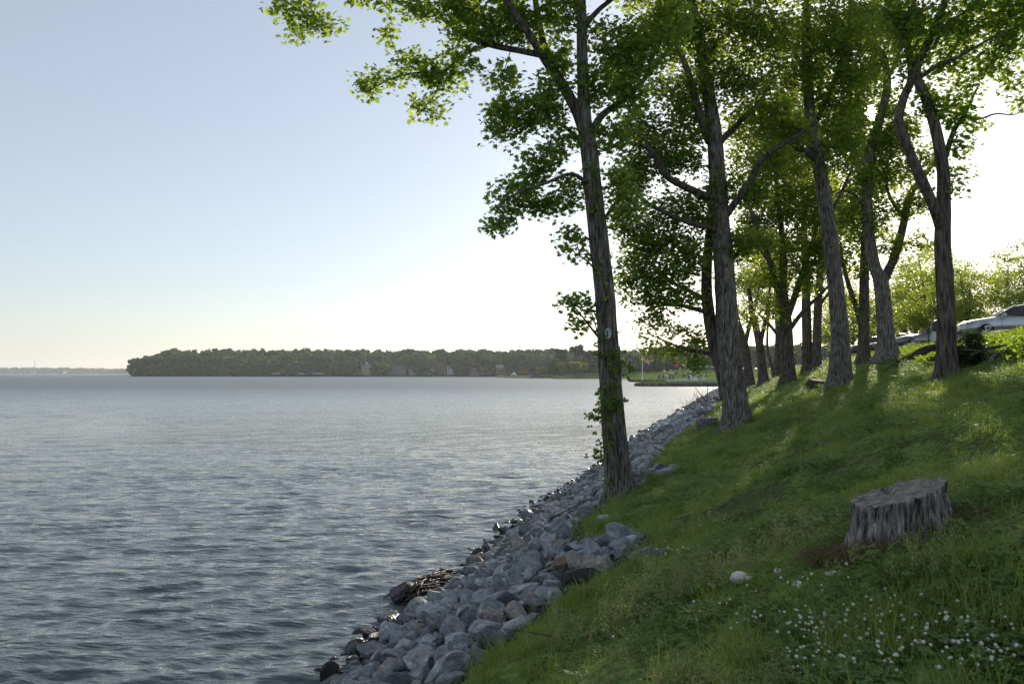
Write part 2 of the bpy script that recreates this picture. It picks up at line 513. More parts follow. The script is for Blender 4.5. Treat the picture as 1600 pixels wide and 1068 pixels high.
# ================================================================== LEAVES AND TREES
SH_LOBED = np.array([(0, 0, 0), (.14, .06, .02), (.44, .10, .02), (.27, .34, .04), (.52, .60, .0), (.2, .60, .03), (0, 1.0, -.06),
                     (-.2, .60, .03), (-.52, .60, .0), (-.27, .34, .04), (-.44, .10, .02), (-.14, .06, .02)])
SH_SIMPLE = np.array([(0, 0, 0), (.27, .28, .06), (.24, .68, .05), (0, 1.0, -.05), (-.24, .68, .05), (-.27, .28, .06)])
SH_QUAD = np.array([(0, 0, 0), (.36, .5, .08), (0, 1.0, -.04), (-.36, .5, .08)])

SUNLINE_O = np.array([0, 0, EYE])
SUNLINE_D = np.array(SUN_DIR)

def leaf_mesh(name, C, n_per, spread, size, shape, mats, up=.7, gap=0.0, keep=None, base=None, seed=1, droop=.25):
    """C (M,3) cluster centres; each leaf is its own polygon"""
    g = np.random.default_rng(seed)
    C = np.asarray(C, float)
    P = np.repeat(C, n_per, 0)
    n = len(P)
    off = g.normal(0, 1, (n, 3)); off /= np.maximum(np.linalg.norm(off, axis=1), .3)[:, None]
    sp = np.asarray(spread, float)
    sp = np.repeat(sp, n_per) if sp.ndim else np.full(n, float(sp))
    P = P + off * (sp * g.random(n) ** .45)[:, None] * np.array([1, 1, .72])
    if gap > 0:      # the opening in the crowns where the low sun comes through
        W = P + (0 if base is None else np.asarray(base))
        d = W - SUNLINE_O
        t = d @ SUNLINE_D
        r = np.linalg.norm(d - t[:, None] * SUNLINE_D, axis=1)
        P = P[(r > gap * (.8 + .4 * g.random(n))) | (t < 0)]
        n = len(P)
    N = g.normal(0, 1, (n, 3)); N /= np.linalg.norm(N, axis=1)[:, None]
    N = N * (1 - up * .6) + np.array([0, 0, up]); N /= np.linalg.norm(N, axis=1)[:, None]
    T = g.normal(0, 1, (n, 3)); T[:, 2] -= droop
    T -= (T * N).sum(1)[:, None] * N; T /= np.maximum(np.linalg.norm(T, axis=1), 1e-4)[:, None]
    B = np.cross(N, T)
    s = size * (.65 + .7 * g.random(n))
    V = P[:, None, :] + s[:, None, None] * (shape[None, :, 0, None] * B[:, None, :] + shape[None, :, 1, None] * T[:, None, :] + shape[None, :, 2, None] * N[:, None, :])
    return np_mesh(name, V.reshape(-1, 3), len(shape), mats, False)

def resample(pts, rad, step):
    P = [np.array(p, float) for p in pts]
    # Catmull-Rom
    out = []; ro = []
    for i in range(len(P) - 1):
        p0 = P[max(i - 1, 0)]; p1 = P[i]; p2 = P[i + 1]; p3 = P[min(i + 2, len(P) - 1)]
        L = np.linalg.norm(p2 - p1); k = max(1, int(math.ceil(L / step)))
        for j in range(k):
            t = j / k
            out.append(.5 * ((2 * p1) + (-p0 + p2) * t + (2 * p0 - 5 * p1 + 4 * p2 - p3) * t * t + (-p0 + 3 * p1 - 3 * p2 + p3) * t ** 3))
            ro.append(rad[i] * (1 - t) + rad[i + 1] * t)
    out.append(P[-1]); ro.append(rad[-1])
    return np.array(out), np.array(ro)

def twig_growth(nodes, radii, A, step, seed, jit=.22):
    """grow twigs from the limbs to the leaf clusters A, nearest first; returns tubes as list of (pts, rads)"""
    g = np.random.default_rng(seed)
    NP = np.zeros((len(nodes) + len(A) * 30 + 10, 3)); n0 = len(nodes)
    NP[:n0] = nodes
    par = [-1] * n0
    d0 = np.array([np.min(np.linalg.norm(NP[:n0] - a, axis=1)) for a in A])
    cnt = n0
    for ai in np.argsort(d0):
        a = A[ai]
        dv = NP[:cnt] - a
        d = np.linalg.norm(dv, axis=1) + np.maximum(dv[:, 2], 0) * .25
        j = int(np.argmin(d)); p = NP[j].copy(); L = np.linalg.norm(a - p)
        if L < .05: continue
        k = min(25, max(1, int(L / step)))
        pr = j
        side = g.normal(0, 1, 3) * L * .12
        for q in range(1, k + 1):
            t = q / k
            x = p + (a - p) * t + side * math.sin(math.pi * t) + g.normal(0, 1, 3) * jit * step * (1 if q < k else 0) + np.array([0, 0, .10 * L * math.sin(math.pi * t)])
            NP[cnt] = x; par.append(pr); pr = cnt; cnt += 1
    w = np.zeros(cnt)
    kids = [0] * cnt
    for i in range(cnt - 1, n0 - 1, -1):
        if w[i] == 0: w[i] = 1
        w[par[i]] += w[i]; kids[par[i]] += 1
    # unbroken chains
    res = []
    main = {}
    for i in range(n0, cnt):
        q = par[i]
        if q >= n0 and (q not in main or w[i] > w[main[q]]): main[q] = i
    for i in range(n0, cnt):
        if par[i] >= n0 and main.get(par[i]) == i: continue
        ch = [par[i], i]
        while ch[-1] in main: ch.append(main[ch[-1]])
        r = [w[c] if c >= n0 else w[ch[1]] for c in ch]
        res.append((NP[ch], r, (radii[par[i]] if par[i] < n0 else 1e9)))
    return res

def make_tree(name, base, limbs, blobs, label, bark, leaf, Y, twig=.006, nl=14, lsize=.13, shape=SH_LOBED, spread=.34, step=.35,
              sides=26, gap=0.0, seed=1, group=None, hero=True, cat='tree', up=.7, limb_names=None):
    """limbs: list of (world pts, radii); first is the trunk. blobs: (centre, radii(3), n)"""
    root = empty(name, tuple(base), 0, label, cat, group)
    b = np.array(base, float)
    g = np.random.default_rng(seed)
    nodes = []; rad = []
    for li, (pts, rr) in enumerate(limbs):
        P, r = resample(np.array(pts) - b, rr, .12 if hero else .5)
        sd = sides if li == 0 else max(6, int(sides * (.35 + .65 * min(1, rr[0] / limbs[0][1][1]))))
        if li > 0 and not hero: sd = 7
        ph = g.random(6) * 6.28
        mb = MB()
        if hero:
            isT = (li == 0)
            def fn(i, a, p, ph=ph, isT=isT, P=P, sd=sd):
                z = p.z
                f = 1 + .035 * math.sin(3 * a + ph[0] + z * .4) + .02 * math.sin(5 * a + ph[1] - z * .9)
                q = Vector((math.cos(a) * 3.1, math.sin(a) * 3.1, z * .9 + ph[3]))
                f += .075 * (mn.noise(q * 1.9)) + .05 * mn.noise(Vector((math.cos(a) * 7.5, math.sin(a) * 7.5, z * 1.6 + ph[4])))
                if isT:
                    zz = max(z, -.1)
                    f *= 1 + .40 * math.exp(-zz / .26) * (1 + .35 * math.sin(5 * a + ph[2]) + .2 * math.sin(3 * a + ph[5])) + .10 * math.exp(-zz / 1.2)
                return f
            mb.tube(P, r, sd, fn=fn)
        else:
            def fn(i, a, p, ph=ph, z0=(li == 0)):
                f = 1 + .06 * math.sin(3 * a + ph[0] + p.z * .8)
                if z0: f *= 1 + .6 * math.exp(-max(p.z, 0) / .35)
                return f
            mb.tube(P, r, sd, fn=fn)
        mb.obj('trunk' if li == 0 else 'limb', bark if li == 0 or not hero else M['bark_dark'], root, True)  # limbs get a darker bark, standing in for their shaded undersides
        keep = slice(None)
        if li == 0:
            keep = P[:, 2] > P[:, 2].max() * .3
        nodes.append(P[keep]); rad.append(r[keep])
    nodes = np.concatenate(nodes); rad = np.concatenate(rad)
    A = []
    for (c, rr, n) in blobs:
        d = g.normal(0, 1, (n, 3)); d /= np.linalg.norm(d, axis=1)[:, None]
        A.append(np.array(c) - b + d * (g.random(n) ** .42)[:, None] * np.array(rr) * 1.12)
    A = np.concatenate(A)
    res = twig_growth(nodes[::2] if hero else nodes, rad[::2] if hero else rad, A, step, seed)
    mb = MB()
    for (pts, w, rmax) in res:
        r = [min(.75 * rmax, twig * x ** .42) for x in w]
        if len(r) > 1: r[-1] *= .5
        mb.tube(pts, r, 4 if max(r) < .03 else 6, cap=False)
    mb.obj('twigs', bark, root, True, kind='stuff')
    n_per = int(nl * 1.0)
    me = leaf_mesh('crown', A, n_per, spread, lsize, shape, leaf, up, gap * (.0042 * Y + .05), base=b, seed=seed + 5)
    put(bpy.data.objects.new('crown', me), root, kind='stuff')
    return root

def px_limb(rows, Y):
    """rows: (px, py, width_px, [extra depth m])"""
    pts = []; rr = []
    for q in rows:          # measured width, less the bark's relief
        d = Y + (q[3] if len(q) > 3 else 0)
        pts.append(at(q[0], q[1], d)); rr.append(q[2] * .94 * d / FPX)
    return pts, rr
def px_blobs(rows, Y, dens=1.0, thick=1.0):
    out = []
    for q in rows:
        d = Y + (q[4] if len(q) > 4 else 0)
        k = d / FPX
        rx, ry = q[2] * k, q[3] * k
        n = max(4, int(dens * q[2] * q[3] / 22.0))
        out.append((at(q[0], q[1], d), (rx, max(rx, ry) * thick, ry), n))
    return out

# ------------------------------------------------------------------ tree 1 : at the edge of the rocks
Y1 = 16.77
b1 = ground_at(972, 778)
L1 = [
 [(972, 792, 24), (970, 770, 21), (961, 700, 19.2), (955, 620, 18.3), (950, 540, 17.4), (944, 450, 16.5), (936, 380, 16), (928, 310, 15), (921, 240, 14), (914, 195, 12), (911, 125, 9.5), (909, 60, 8.8), (908, 0, 8), (904, -80, 6.5), (898, -160, 5, .3), (895, -240, 3, .5)],
 [(918, 222, 11), (903, 178, 9.5), (880, 135, 9), (856, 98, 8), (845, 82, 7, -.2), (828, 55, 6.3, -.4), (803, 19, 5.7, -.6), (778, -18, 5, -.8), (735, -62, 4.2, -1), (670, -92, 3.4, -1.1), (600, -92, 2.6, -1.2), (540, -62, 2.1, -1.2), (495, -15, 1.5, -1.2)],
 [(848, 86, 6), (815, 80, 5, .1), (762, 69, 4.8, .3), (719, 50, 4, .5), (695, 32, 3.4, .6), (660, 12, 2.4, .7), (622, 2, 1.3, .8)],
 [(764, 70, 3.6, .3), (735, 80, 3.2, .2), (715, 94, 2.7, .1), (690, 112, 2.2, 0), (650, 114, 1.7, 0), (610, 124, 1.3, 0), (573, 144, .8, 0)],
 [(690, 112, 1.6), (683, 140, 1.3), (666, 165, 1), (652, 182, .7)],
 [(857, 100, 6.5), (848, 62, 5.6, .3), (838, 10, 4.8, .6), (831, -45, 4, .9), (820, -130, 2.4, 1.2)],
 [(920, 222, 8), (937, 184, 6, .1), (969, 159, 5.2, .3), (1000, 131, 4.4, .5), (1030, 95, 3.4, .6), (1060, 55, 2.4, .7), (1087, 12, 1.4, .8)],
 [(910, 45, 5), (935, 16, 4.2, .2), (960, -5, 3.6, .4), (990, -40, 2.8, .6), (1012, -95, 1.6, .8)],
 [(926, 295, 4), (895, 272, 3.2, -.3), (855, 285, 2.6, -.5), (812, 300, 2, -.6), (775, 322, 1.1, -.6)],
 [(918, 230, 4), (872, 192, 3, .3), (822, 186, 2.4, .5), (780, 190, 1.2, .6)],
 [(936, 355, 3), (958, 322, 2.4, .3), (984, 292, 1.4, .5)],
 [(943, 440, 2.2), (922, 412, 1.6, -.2), (903, 398, 1, -.3)],
 [(942, 528, 3), (935, 526, 2.4), (912, 497, 1.4, -.1), (893, 474, .9, -.2), (886, 463, .5, -.2)],
 [(936, 527, 1.2), (928, 500, .9), (922, 480, .6)],
]
B1 = [(465, 14, 42, 16), (505, 42, 26, 9), (478, 47, 34, 8), (432, 5, 14, 8), (565, -4, 22, 10), (592, 10, 16, 10), (605, 45, 10, 14), (645, 14, 36, 14), (700, 8, 40, 18),
      (590, 124, 30, 12), (640, 108, 36, 18), (692, 122, 34, 22), (660, 168, 16, 14), (686, 175, 10, 12), (720, 98, 24, 22), (570, 142, 12, 8),
      (740, 45, 40, 28), (785, 30, 45, 32), (725, 12, 45, 16), (830, 38, 36, 32), (872, 88, 24, 34), (782, 120, 28, 14), (800, 168, 36, 22), (848, 178, 36, 30), (792, 196, 34, 26), (880, 220, 22, 22), (860, 140, 26, 20),
      (800, 312, 38, 28), (832, 276, 32, 18), (858, 318, 34, 20), (892, 366, 16, 20), (902, 395, 14, 12), (780, 345, 20, 16), (850, 250, 34, 18), (895, 300, 20, 26),
      (958, 60, 32, 44), (984, 140, 32, 32), (958, 214, 28, 28), (998, 90, 36, 34), (1040, 40, 36, 40), (960, 290, 22, 28), (984, 325, 20, 20), (880, 20, 30, 30), (925, 130, 24, 40),
      (905, 470, 8, 10), (890, 468, 8, 10), (902, 500, 7, 12), (922, 485, 5, 10),
      (800, -60, 100, 36), (900, -80, 90, 44), (1000, -60, 80, 44), (690, -60, 70, 26), (560, -55, 80, 26), (890, -180, 120, 50)]
t1 = make_tree('leaning_tree', b1, [px_limb(r, Y1) for r in L1], px_blobs(B1, Y1, .62, .9), 'leaning tree at the edge of the rocks, ivy and an oval scar on its trunk',
               M['bark'], M['leaf_a'], Y1, nl=22, lsize=.098, spread=.30, seed=11, sides=44, gap=1)
# the oval scar where a limb was cut
def scar():
    o = at(950, 521, Y1 - .262) - b1
    mb = MB()
    vs = []; n = 20
    rings = [(1.0, .0), (1.0, -.03), (.82, -.04), (.62, -.015), (.25, -.02)]
    for (f, d) in rings:
        for k in range(n):
            a = 2 * math.pi * k / n
            vs.append((o[0] + .062 * f * math.cos(a), o[1] + d + .012 * math.cos(a) ** 2, o[2] + .105 * f * math.sin(a)))
    fs = []
    for r in range(len(rings) - 1):
        for k in range(n):
            k2 = (k + 1) % n
            fs.append((r * n + k, r * n + n + k, r * n + n + k2, r * n + k2)[::-1])
    fs.append(tuple((len(rings) - 1) * n + k for k in range(n)))
    mb.add(vs, fs)
    mb.obj('trunk_scar', plain('scar_wood', (.50, .49, .48), .8, noise=.3, scale=30, bump=.5), t1, True, label='grey oval scar of a cut limb')
scar()
# ivy on the trunk
def ivy():
    C = []
    for (px, py, rx, ry, n, dy) in [(955, 556, 18, 14, 34, -.28), (943, 545, 10, 20, 18, -.22), (968, 574, 16, 12, 26, -.28), (985, 575, 10, 14, 10, -.1), (931, 552, 8, 8, 8, -.1), (958, 610, 10, 24, 34, -.3), (940, 632, 12, 22, 40, -.2), (930, 648, 10, 16, 22, -.15),
                                (962, 632, 12, 14, 22, -.3), (945, 690, 8, 26, 30, -.24), (930, 706, 7, 6, 7, -.12), (938, 715, 6, 12, 8, -.16), (952, 752, 9, 5, 10, -.3), (940, 420, 8, 22, 12, -.25), (946, 470, 8, 20, 10, -.26), (938, 320, 12, 26, 22, -.25), (925, 270, 9, 30, 20, -.22), (965, 525, 6, 24, 6, -.25)]:
        g = np.random.default_rng(int(px * 7 + py))
        for i in range(n):
            
            if g.random() < .6: C.append(at(px + g.normal(0, rx * .6), py + g.normal(0, ry * .6), Y1 + dy - .06 * g.random()) - b1)
    me = leaf_mesh('ivy_leaves', np.array(C), 4, .08, .075, SH_LOBED, M['ivy'], .25, seed=4)
    put(bpy.data.objects.new('ivy_leaves', me), t1, kind='stuff')
    mb = MB()
    g = np.random.default_rng(8)
    for q in range(3):
        pts = []
        for py in range(790, 250, -30):
            cx = np.interp(py, [240, 310, 450, 540, 620, 700, 790], [921, 928, 944, 950, 955, 961, 970])
            pts.append(at(cx + (q - 1) * 8 + g.normal(0, 2), py, Y1 - .17 * np.interp(py, [240, 790], [.95, 1.6]) - .06) - b1)
        mb.tube(pts, [.012] * len(pts), 5)
    mb.obj('ivy_stems', M['bark_dark'], t1, True)
ivy()

# ------------------------------------------------------------------ tree 2 : the broad one
Y2 = 25.5
b2 = ground_at(1148, 670)
L2 = [
 [(1153, 684, 23), (1152, 664, 21), (1149, 630, 19.5), (1144, 590, 18.8), (1137, 520, 18), (1132, 430, 16.5), (1126, 350, 15), (1121, 270, 13.5), (1116, 203, 12), (1109, 156, 10.5), (1100, 103, 9.5), (1092, 50, 8.5), (1080, 0, 7), (1072, -70, 5.4), (1066, -150, 3)],
 [(1138, 622, 13, .2), (1127, 570, 12, .3), (1115, 530, 11, .4), (1106, 478, 9.5, .5), (1104, 425, 8.4, .6), (1108, 372, 7.2, .6), (1112, 330, 5.8, .5), (1106, 290, 4, .6)],
 [(1118, 312, 7), (1100, 305, 6.4, -.2), (1069, 291, 5.8, -.5), (1042, 275, 5.4, -.7), (1028, 250, 5, -.9), (1010, 230, 4.2, -1), (981, 221, 3, -1.2), (960, 205, 1.6, -1.3)],
 [(1124, 362, 5.5), (1109, 356, 5, -.3), (1075, 347, 4.4, -.6), (1037, 331, 3.6, -.9), (1010, 316, 2.8, -1.1), (988, 300, 1.6, -1.2)],
 [(1128, 345, 7), (1146, 320, 6, -.2), (1164, 297, 5.6, -.4), (1176, 275, 5.2, -.5), (1190, 250, 4.6, -.6), (1218, 228, 3.8, -.6), (1248, 210, 2.6, -.6), (1275, 190, 1.4, -.6)],
 [(1119, 232, 6), (1130, 216, 5.4, .2), (1145, 202, 5, .3), (1160, 186, 4.4, .5), (1186, 160, 3.4, .7), (1210, 120, 2.2, .9)],
 [(1110, 222, 8), (1101, 200, 7.4, -.2), (1087, 156, 6.6, -.4), (1077, 118, 5.6, -.5), (1062, 80, 4.4, -.6), (1040, 30, 3, -.7), (1020, -30, 1.8, -.8)],
 [(1104, 488, 4), (1069, 478, 3.2, .5), (1040, 476, 2.4, .8), (1012, 482, 1.2, 1)],
 [(1104, 470, 4.4), (1084, 458, 3.6, .5), (1050, 440, 2.8, .9), (1020, 412, 2, 1.2), (1000, 395, 1.1, 1.4)],
 [(1132, 425, 3.4), (1160, 385, 2.8, .4), (1185, 372, 2.2, .7), (1205, 385, 1.2, .9)],
 [(1098, 95, 5), (1130, 60, 4.2, .3), (1165, 30, 3.4, .6), (1200, -10, 2.4, .9), (1230, -60, 1.4, 1)],
 [(1122, 555, 4.2, .5), (1098, 550, 3.2, 1.2), (1070, 545, 2.2, 1.8), (1045, 535, 1.6, 2.2), (1015, 522, .8, 2.4)],
]
B2 = [(1040, 50, 56, 46), (1120, 40, 60, 46), (1196, 60, 50, 50), (1060, 150, 52, 40), (1000, 200, 36, 34), (1036, 240, 40, 36), (1155, 130, 44, 40), (1200, 180, 38, 32), (990, 262, 26, 26), (1060, 322, 40, 26), (1014, 360, 36, 34),
      (1040, 420, 40, 28), (990, 425, 30, 30), (1060, 462, 44, 18), (1016, 496, 28, 12), (1082, 400, 24, 36), (1180, 300, 28, 30), (1205, 246, 32, 24), (1150, 385, 26, 26), (1190, 380, 24, 18), (1240, 205, 30, 20), (1110, 110, 30, 40), (1080, 200, 30, 30), (1130, 290, 22, 26),
      (1040, 546, 32, 12, 2), (1090, 556, 22, 9, 1.6), (1010, 524, 16, 6, 2.3), (1085, 530, 26, 14, 1.6), (1095, 575, 16, 8, 1.5), (1060, 515, 26, 8, 1.5),
      (985, 290, 24, 40), (1000, 380, 26, 26), (1050, 380, 34, 22), (1010, 455, 40, 20), (1060, 250, 36, 24), (1100, 330, 24, 30), (1000, -30, 60, 40), (1090, -60, 90, 50), (1190, -50, 70, 46), (1070, -140, 90, 40), (970, 120, 26, 34), (975, 345, 24, 24)]
make_tree('broad_tree', b2, [px_limb(r, Y2) for r in L2], px_blobs(B2, Y2, 1.0, .9), 'broad double-stemmed tree on the grass edge with a flared trunk, right of the leaning tree',
          M['bark_pale'], M['leaf_b'], Y2, nl=21, lsize=.115, spread=.42, seed=22, sides=40, gap=1, step=.45)

# ------------------------------------------------------------------ tree 3 : pale leaning trunk
Y3 = 28.45
b3 = ground_at(1312, 603)
L3 = [
 [(1313, 612, 20), (1312, 598, 17.5), (1312, 560, 15.5), (1312, 519, 14), (1304, 430, 12.5), (1296, 362, 12), (1290, 320, 11.3), (1279, 255, 10.4), (1268, 205, 9.4), (1263, 130, 8.2), (1259, 60, 7), (1262, 0, 5.8), (1270, -80, 4), (1275, -150, 2)],
 [(1277, 250, 6), (1262, 240, 5.4, -.2), (1238, 225, 4.8, -.4), (1212, 212, 3.8, -.6), (1190, 196, 2.4, -.7)],
 [(1268, 205, 5), (1290, 160, 4.4, .3), (1312, 110, 3.6, .6), (1325, 55, 2.6, .8), (1330, 0, 1.6, 1)],
 [(1262, 120, 4.4), (1240, 80, 3.6, -.3), (1215, 40, 2.8, -.6), (1195, 0, 1.8, -.8)],
 [(1293, 340, 3.4), (1315, 300, 2.8, .3), (1330, 265, 2, .5), (1340, 235, 1, .6)],
]
B3 = [(1256, 50, 66, 50), (1322, 60, 56, 56), (1236, 130, 46, 36), (1300, 165, 40, 36), (1222, 215, 36, 24), (1305, 250, 34, 20), (1336, 130, 36, 36), (1270, 110, 40, 40), (1285, 225, 22, 14), (1245, 265, 20, 14), (1330, 215, 26, 22),
      (1230, -40, 60, 40), (1310, -50, 60, 46), (1270, -130, 60, 30)]
make_tree('grey_trunk_tree', b3, [px_limb(r, Y3) for r in L3], px_blobs(B3, Y3, .95, .95), 'bare pale-grey trunk leaning left with a lone dark clod at its foot, mid slope',
          M['bark_pale'], M['leaf_b'], Y3, nl=19, lsize=.125, spread=.44, seed=33, sides=34, gap=1, step=.5)

# ------------------------------------------------------------------ tree 4 : forked, behind
Y4 = 35.2
b4 = ground_at(1387, 560)
L4 = [
 [(1387, 570, 16), (1387, 556, 14.5), (1384, 520, 13), (1381, 480, 12.4), (1376, 440, 12), (1366, 415, 9.5), (1357, 362, 8.8), (1354, 300, 8.2), (1358, 250, 7.8), (1372, 195, 7), (1386, 140, 6.4), (1381, 92, 5.8), (1360, 62, 5), (1342, 28, 4.2), (1328, -10, 3.2), (1318, -70, 2)],
 [(1380, 440, 8), (1388, 422, 7.4, .2), (1400, 394, 6.8, .4), (1412, 347, 6.2, .6), (1420, 308, 5.6, .8), (1438, 282, 4.6, 1), (1455, 258, 3.4, 1.2), (1466, 225, 2, 1.4)],
 [(1414, 340, 3.4, .6), (1396, 318, 2.8, .4), (1385, 290, 2.2, .3), (1388, 262, 1.2, .2)],
 [(1356, 330, 3.2), (1336, 305, 2.6, -.3), (1318, 298, 2, -.5), (1305, 305, 1, -.6)],
 [(1384, 130, 3.6), (1400, 95, 3, .3), (1412, 55, 2.2, .5), (1420, 10, 1.2, .7)],
]
B4 = [(1330, 200, 36, 36), (1392, 262, 32, 36), (1424, 320, 28, 28), (1340, 285, 32, 30), (1412, 205, 30, 30), (1400, 385, 24, 18), (1335, 50, 40, 40), (1400, 60, 40, 40), (1440, 250, 26, 26), (1320, 340, 24, 24), (1370, 335, 22, 24), (1365, 20, 44, 30), (1440, 380, 14, 14), (1380, 230, 30, 18),
      (1340, -40, 60, 34), (1410, -30, 50, 34), (1345, 120, 28, 26), (1352, 148, 26, 18), (1388, 195, 20, 26), (1336, 178, 14, 20), (1374, 216, 18, 14), (1392, 160, 16, 20), (1365, 105, 26, 24)]
make_tree('forked_tree', b4, [px_limb(r, Y4) for r in L4], px_blobs(B4, Y4, 1.35, .9), 'pale tree whose trunk splits in a V, left of the bare dark mound',
          M['bark_pale'], M['leaf_b'], Y4, nl=19, lsize=.135, spread=.52, seed=44, sides=28, gap=1, step=.6)

# ------------------------------------------------------------------ tree 5 : right, crossing stems
Y5 = 18.3
b5 = ground_at(1480, 592)
L5 = [
 [(1482, 606, 18), (1481, 588, 16), (1480, 560, 14.6), (1479, 500, 14), (1476, 430, 13.6), (1473, 380, 13), (1474, 331, 11.6), (1474, 270, 10), (1463, 205, 9), (1446, 150, 8.2), (1431, 118, 7.6), (1437, 92, 6.6), (1454, 60, 5.8), (1474, 10, 4.8), (1490, -50, 3.6), (1500, -130, 2)],
 [(1472, 360, 10), (1462, 330, 9, -.2), (1438, 276, 8.6, -.3), (1417, 228, 8, -.3), (1404, 190, 7.4, -.2), (1412, 152, 7, 0), (1424, 122, 6.4, .1), (1420, 80, 5.6, .2), (1412, 46, 4.8, .3), (1428, 5, 3.8, .4), (1440, -50, 2.4, .6)],
 [(1477, 245, 5), (1490, 205, 4, .1), (1507, 180, 3.2, .2), (1518, 155, 2.4, .3), (1530, 132, 1.4, .3)],
 [(1508, 182, 2), (1530, 186, 1.7, .1), (1555, 178, 1.4, .2), (1585, 179, 1, .2), (1600, 168, .7, .2)],
 [(1436, 122, 4), (1468, 100, 3.2, -.3), (1495, 90, 2.6, -.5), (1530, 70, 2, -.7), (1570, 50, 1.2, -.9)],
 [(1414, 50, 3.6), (1395, 20, 3, .2), (1380, -20, 2.2, .3), (1370, -60, 1.2, .4)],
 [(1455, 58, 3.4), (1490, 30, 2.8, .2), (1530, 10, 2.2, .4), (1575, -10, 1.3, .6)],
]
B5 = [(1440, 36, 44, 34), (1518, 36, 50, 32), (1578, 50, 36, 36), (1500, 110, 34, 28), (1552, 90, 34, 28), (1470, 175, 20, 24), (1504, 165, 20, 30), (1498, 228, 16, 18), (1592, 166, 9, 12), (1480, 75, 36, 26), (1500, 272, 12, 4), (1486, 300, 7, 10), (1582, 10, 34, 30), (1585, 130, 14, 16), (1424, 100, 24, 24), (1400, 20, 26, 30), (1525, 190, 8, 8), (1455, 150, 16, 20),
      (1450, -40, 60, 36), (1540, -40, 70, 40), (1490, -120, 80, 36), (1630, 10, 40, 50), (1640, 90, 30, 30), (1640, -60, 50, 40)]
make_tree('twin_stem_tree', b5, [px_limb(r, Y5) for r in L5], px_blobs(B5, Y5, .66, .9), 'tree at the right with two crossing upper stems, dark shrub at its foot',
          M['bark_dark'], M['leaf_a'], Y5, nl=21, lsize=.10, spread=.32, seed=55, sides=34, gap=1)

# ------------------------------------------------------------------ the trees further along the slope
def mid_tree(name, base_px, Y, limbs, blobs, label, bark='bark_dark', leaf='leaf_c', seed=1, dens=1.6, nl=20, ls=.19, spread=.66, gap=0.0, step=.9, hero=False, sides=12):
    b = at(base_px[0], base_px[1], Y); b[2] = float(hgt(b[0], b[1]))
    return make_tree(name, b, [px_limb(r, Y) for r in limbs], px_blobs(blobs, Y, dens, .9), label, M[bark], M[leaf], Y, twig=.011, nl=nl, lsize=ls, shape=SH_SIMPLE, spread=spread, step=step, sides=sides, gap=gap, seed=seed, hero=hero)

mid_tree('vase_shaped_tree', (1232, 602), 46.4,
 [[(1232, 610, 13), (1231, 598, 12), (1230, 550, 10.5), (1228, 500, 10), (1224, 450, 7), (1224, 400, 5.6), (1218, 330, 4.4), (1212, 270, 3), (1210, 220, 1.6)],
  [(1226, 488, 6), (1214, 445, 5.4), (1203, 410, 4.8, -.5), (1190, 370, 4, -.8), (1172, 325, 2.8, -1), (1160, 280, 1.5, -1)],
  [(1230, 496, 6), (1246, 450, 5.2, .5), (1262, 400, 4.4, .8), (1278, 350, 3.4, 1), (1290, 300, 1.8, 1)],
  [(1230, 520, 4.4), (1256, 485, 3.8, -.4), (1282, 460, 2.8, -.6), (1300, 440, 1.5, -.8)],
  [(1204, 412, 3.4), (1180, 380, 2.8, .5), (1150, 370, 1.6, 1)],
  [(1228, 540, 3.2), (1205, 510, 2.6, .3), (1185, 490, 1.6, .5)]],
 [(1200, 320, 46, 40), (1190, 250, 50, 40), (1170, 190, 44, 34), (1240, 180, 44, 36), (1280, 210, 36, 36), (1256, 320, 46, 46), (1176, 372, 30, 30), (1292, 365, 24, 30), (1284, 402, 18, 22), (1230, 392, 40, 30), (1196, 432, 30, 22), (1288, 400, 28, 28), (1235, 250, 40, 30), (1210, 480, 20, 18), (1290, 300, 30, 30), (1255, 440, 24, 20), (1175, 500, 14, 14)],
 'dark vase-shaped tree with four spreading limbs, standing left of the pale leaning trunk', seed=61, gap=1)
mid_tree('straight_tree', (1261, 583), 61.6,
 [[(1261, 592, 10), (1262, 580, 9), (1261, 520, 8), (1259, 460, 7.2), (1258, 400, 6), (1255, 330, 4), (1252, 260, 2)], [(1259, 440, 3.4), (1240, 410, 2.6), (1225, 385, 1.4)], [(1258, 400, 3), (1278, 360, 2.2), (1290, 320, 1.2)]],
 [(1252, 300, 44, 40), (1236, 390, 28, 24), (1280, 360, 28, 30), (1255, 240, 34, 26), (1262, 440, 18, 16)],
 'left one of a close pair of straight dark trunks behind the vase-shaped tree', seed=62, gap=1)
mid_tree('straight_tree', (1276, 577), 61.0,
 [[(1274, 586, 9), (1275, 574, 8), (1277, 520, 7.2), (1279, 460, 6.4), (1284, 400, 5), (1290, 330, 3.4), (1292, 270, 1.8)], [(1278, 480, 2.6), (1296, 455, 2), (1308, 430, 1.2)]],
 [(1290, 340, 34, 36), (1300, 420, 20, 22), (1282, 280, 30, 30), (1286, 460, 14, 12)],
 'right one of a close pair of straight dark trunks behind the vase-shaped tree', seed=63, gap=1)
mid_tree('dark_trunk_tree', (1350, 568), 40.4,
 [[(1350, 576, 11.5), (1350, 562, 10), (1350, 510, 8.6), (1350, 440, 7.8), (1352, 370, 6.6), (1356, 300, 5), (1350, 240, 3), (1345, 190, 1.6)], [(1347, 515, 5), (1338, 480, 4.6), (1326, 445, 4.2), (1318, 415, 3.4), (1312, 380, 2)], [(1352, 390, 3.2), (1335, 350, 2.4), (1320, 320, 1.4)]],
 [(1350, 370, 26, 26), (1330, 330, 28, 28), (1362, 295, 28, 28), (1318, 405, 18, 16), (1350, 240, 32, 30), (1330, 180, 30, 26), (1340, 420, 14, 10), (1326, 470, 7, 14)],
 'dark trunk with a thin side stem, between the pale leaning trunk and the forked tree', seed=64, gap=1, dens=1.5)
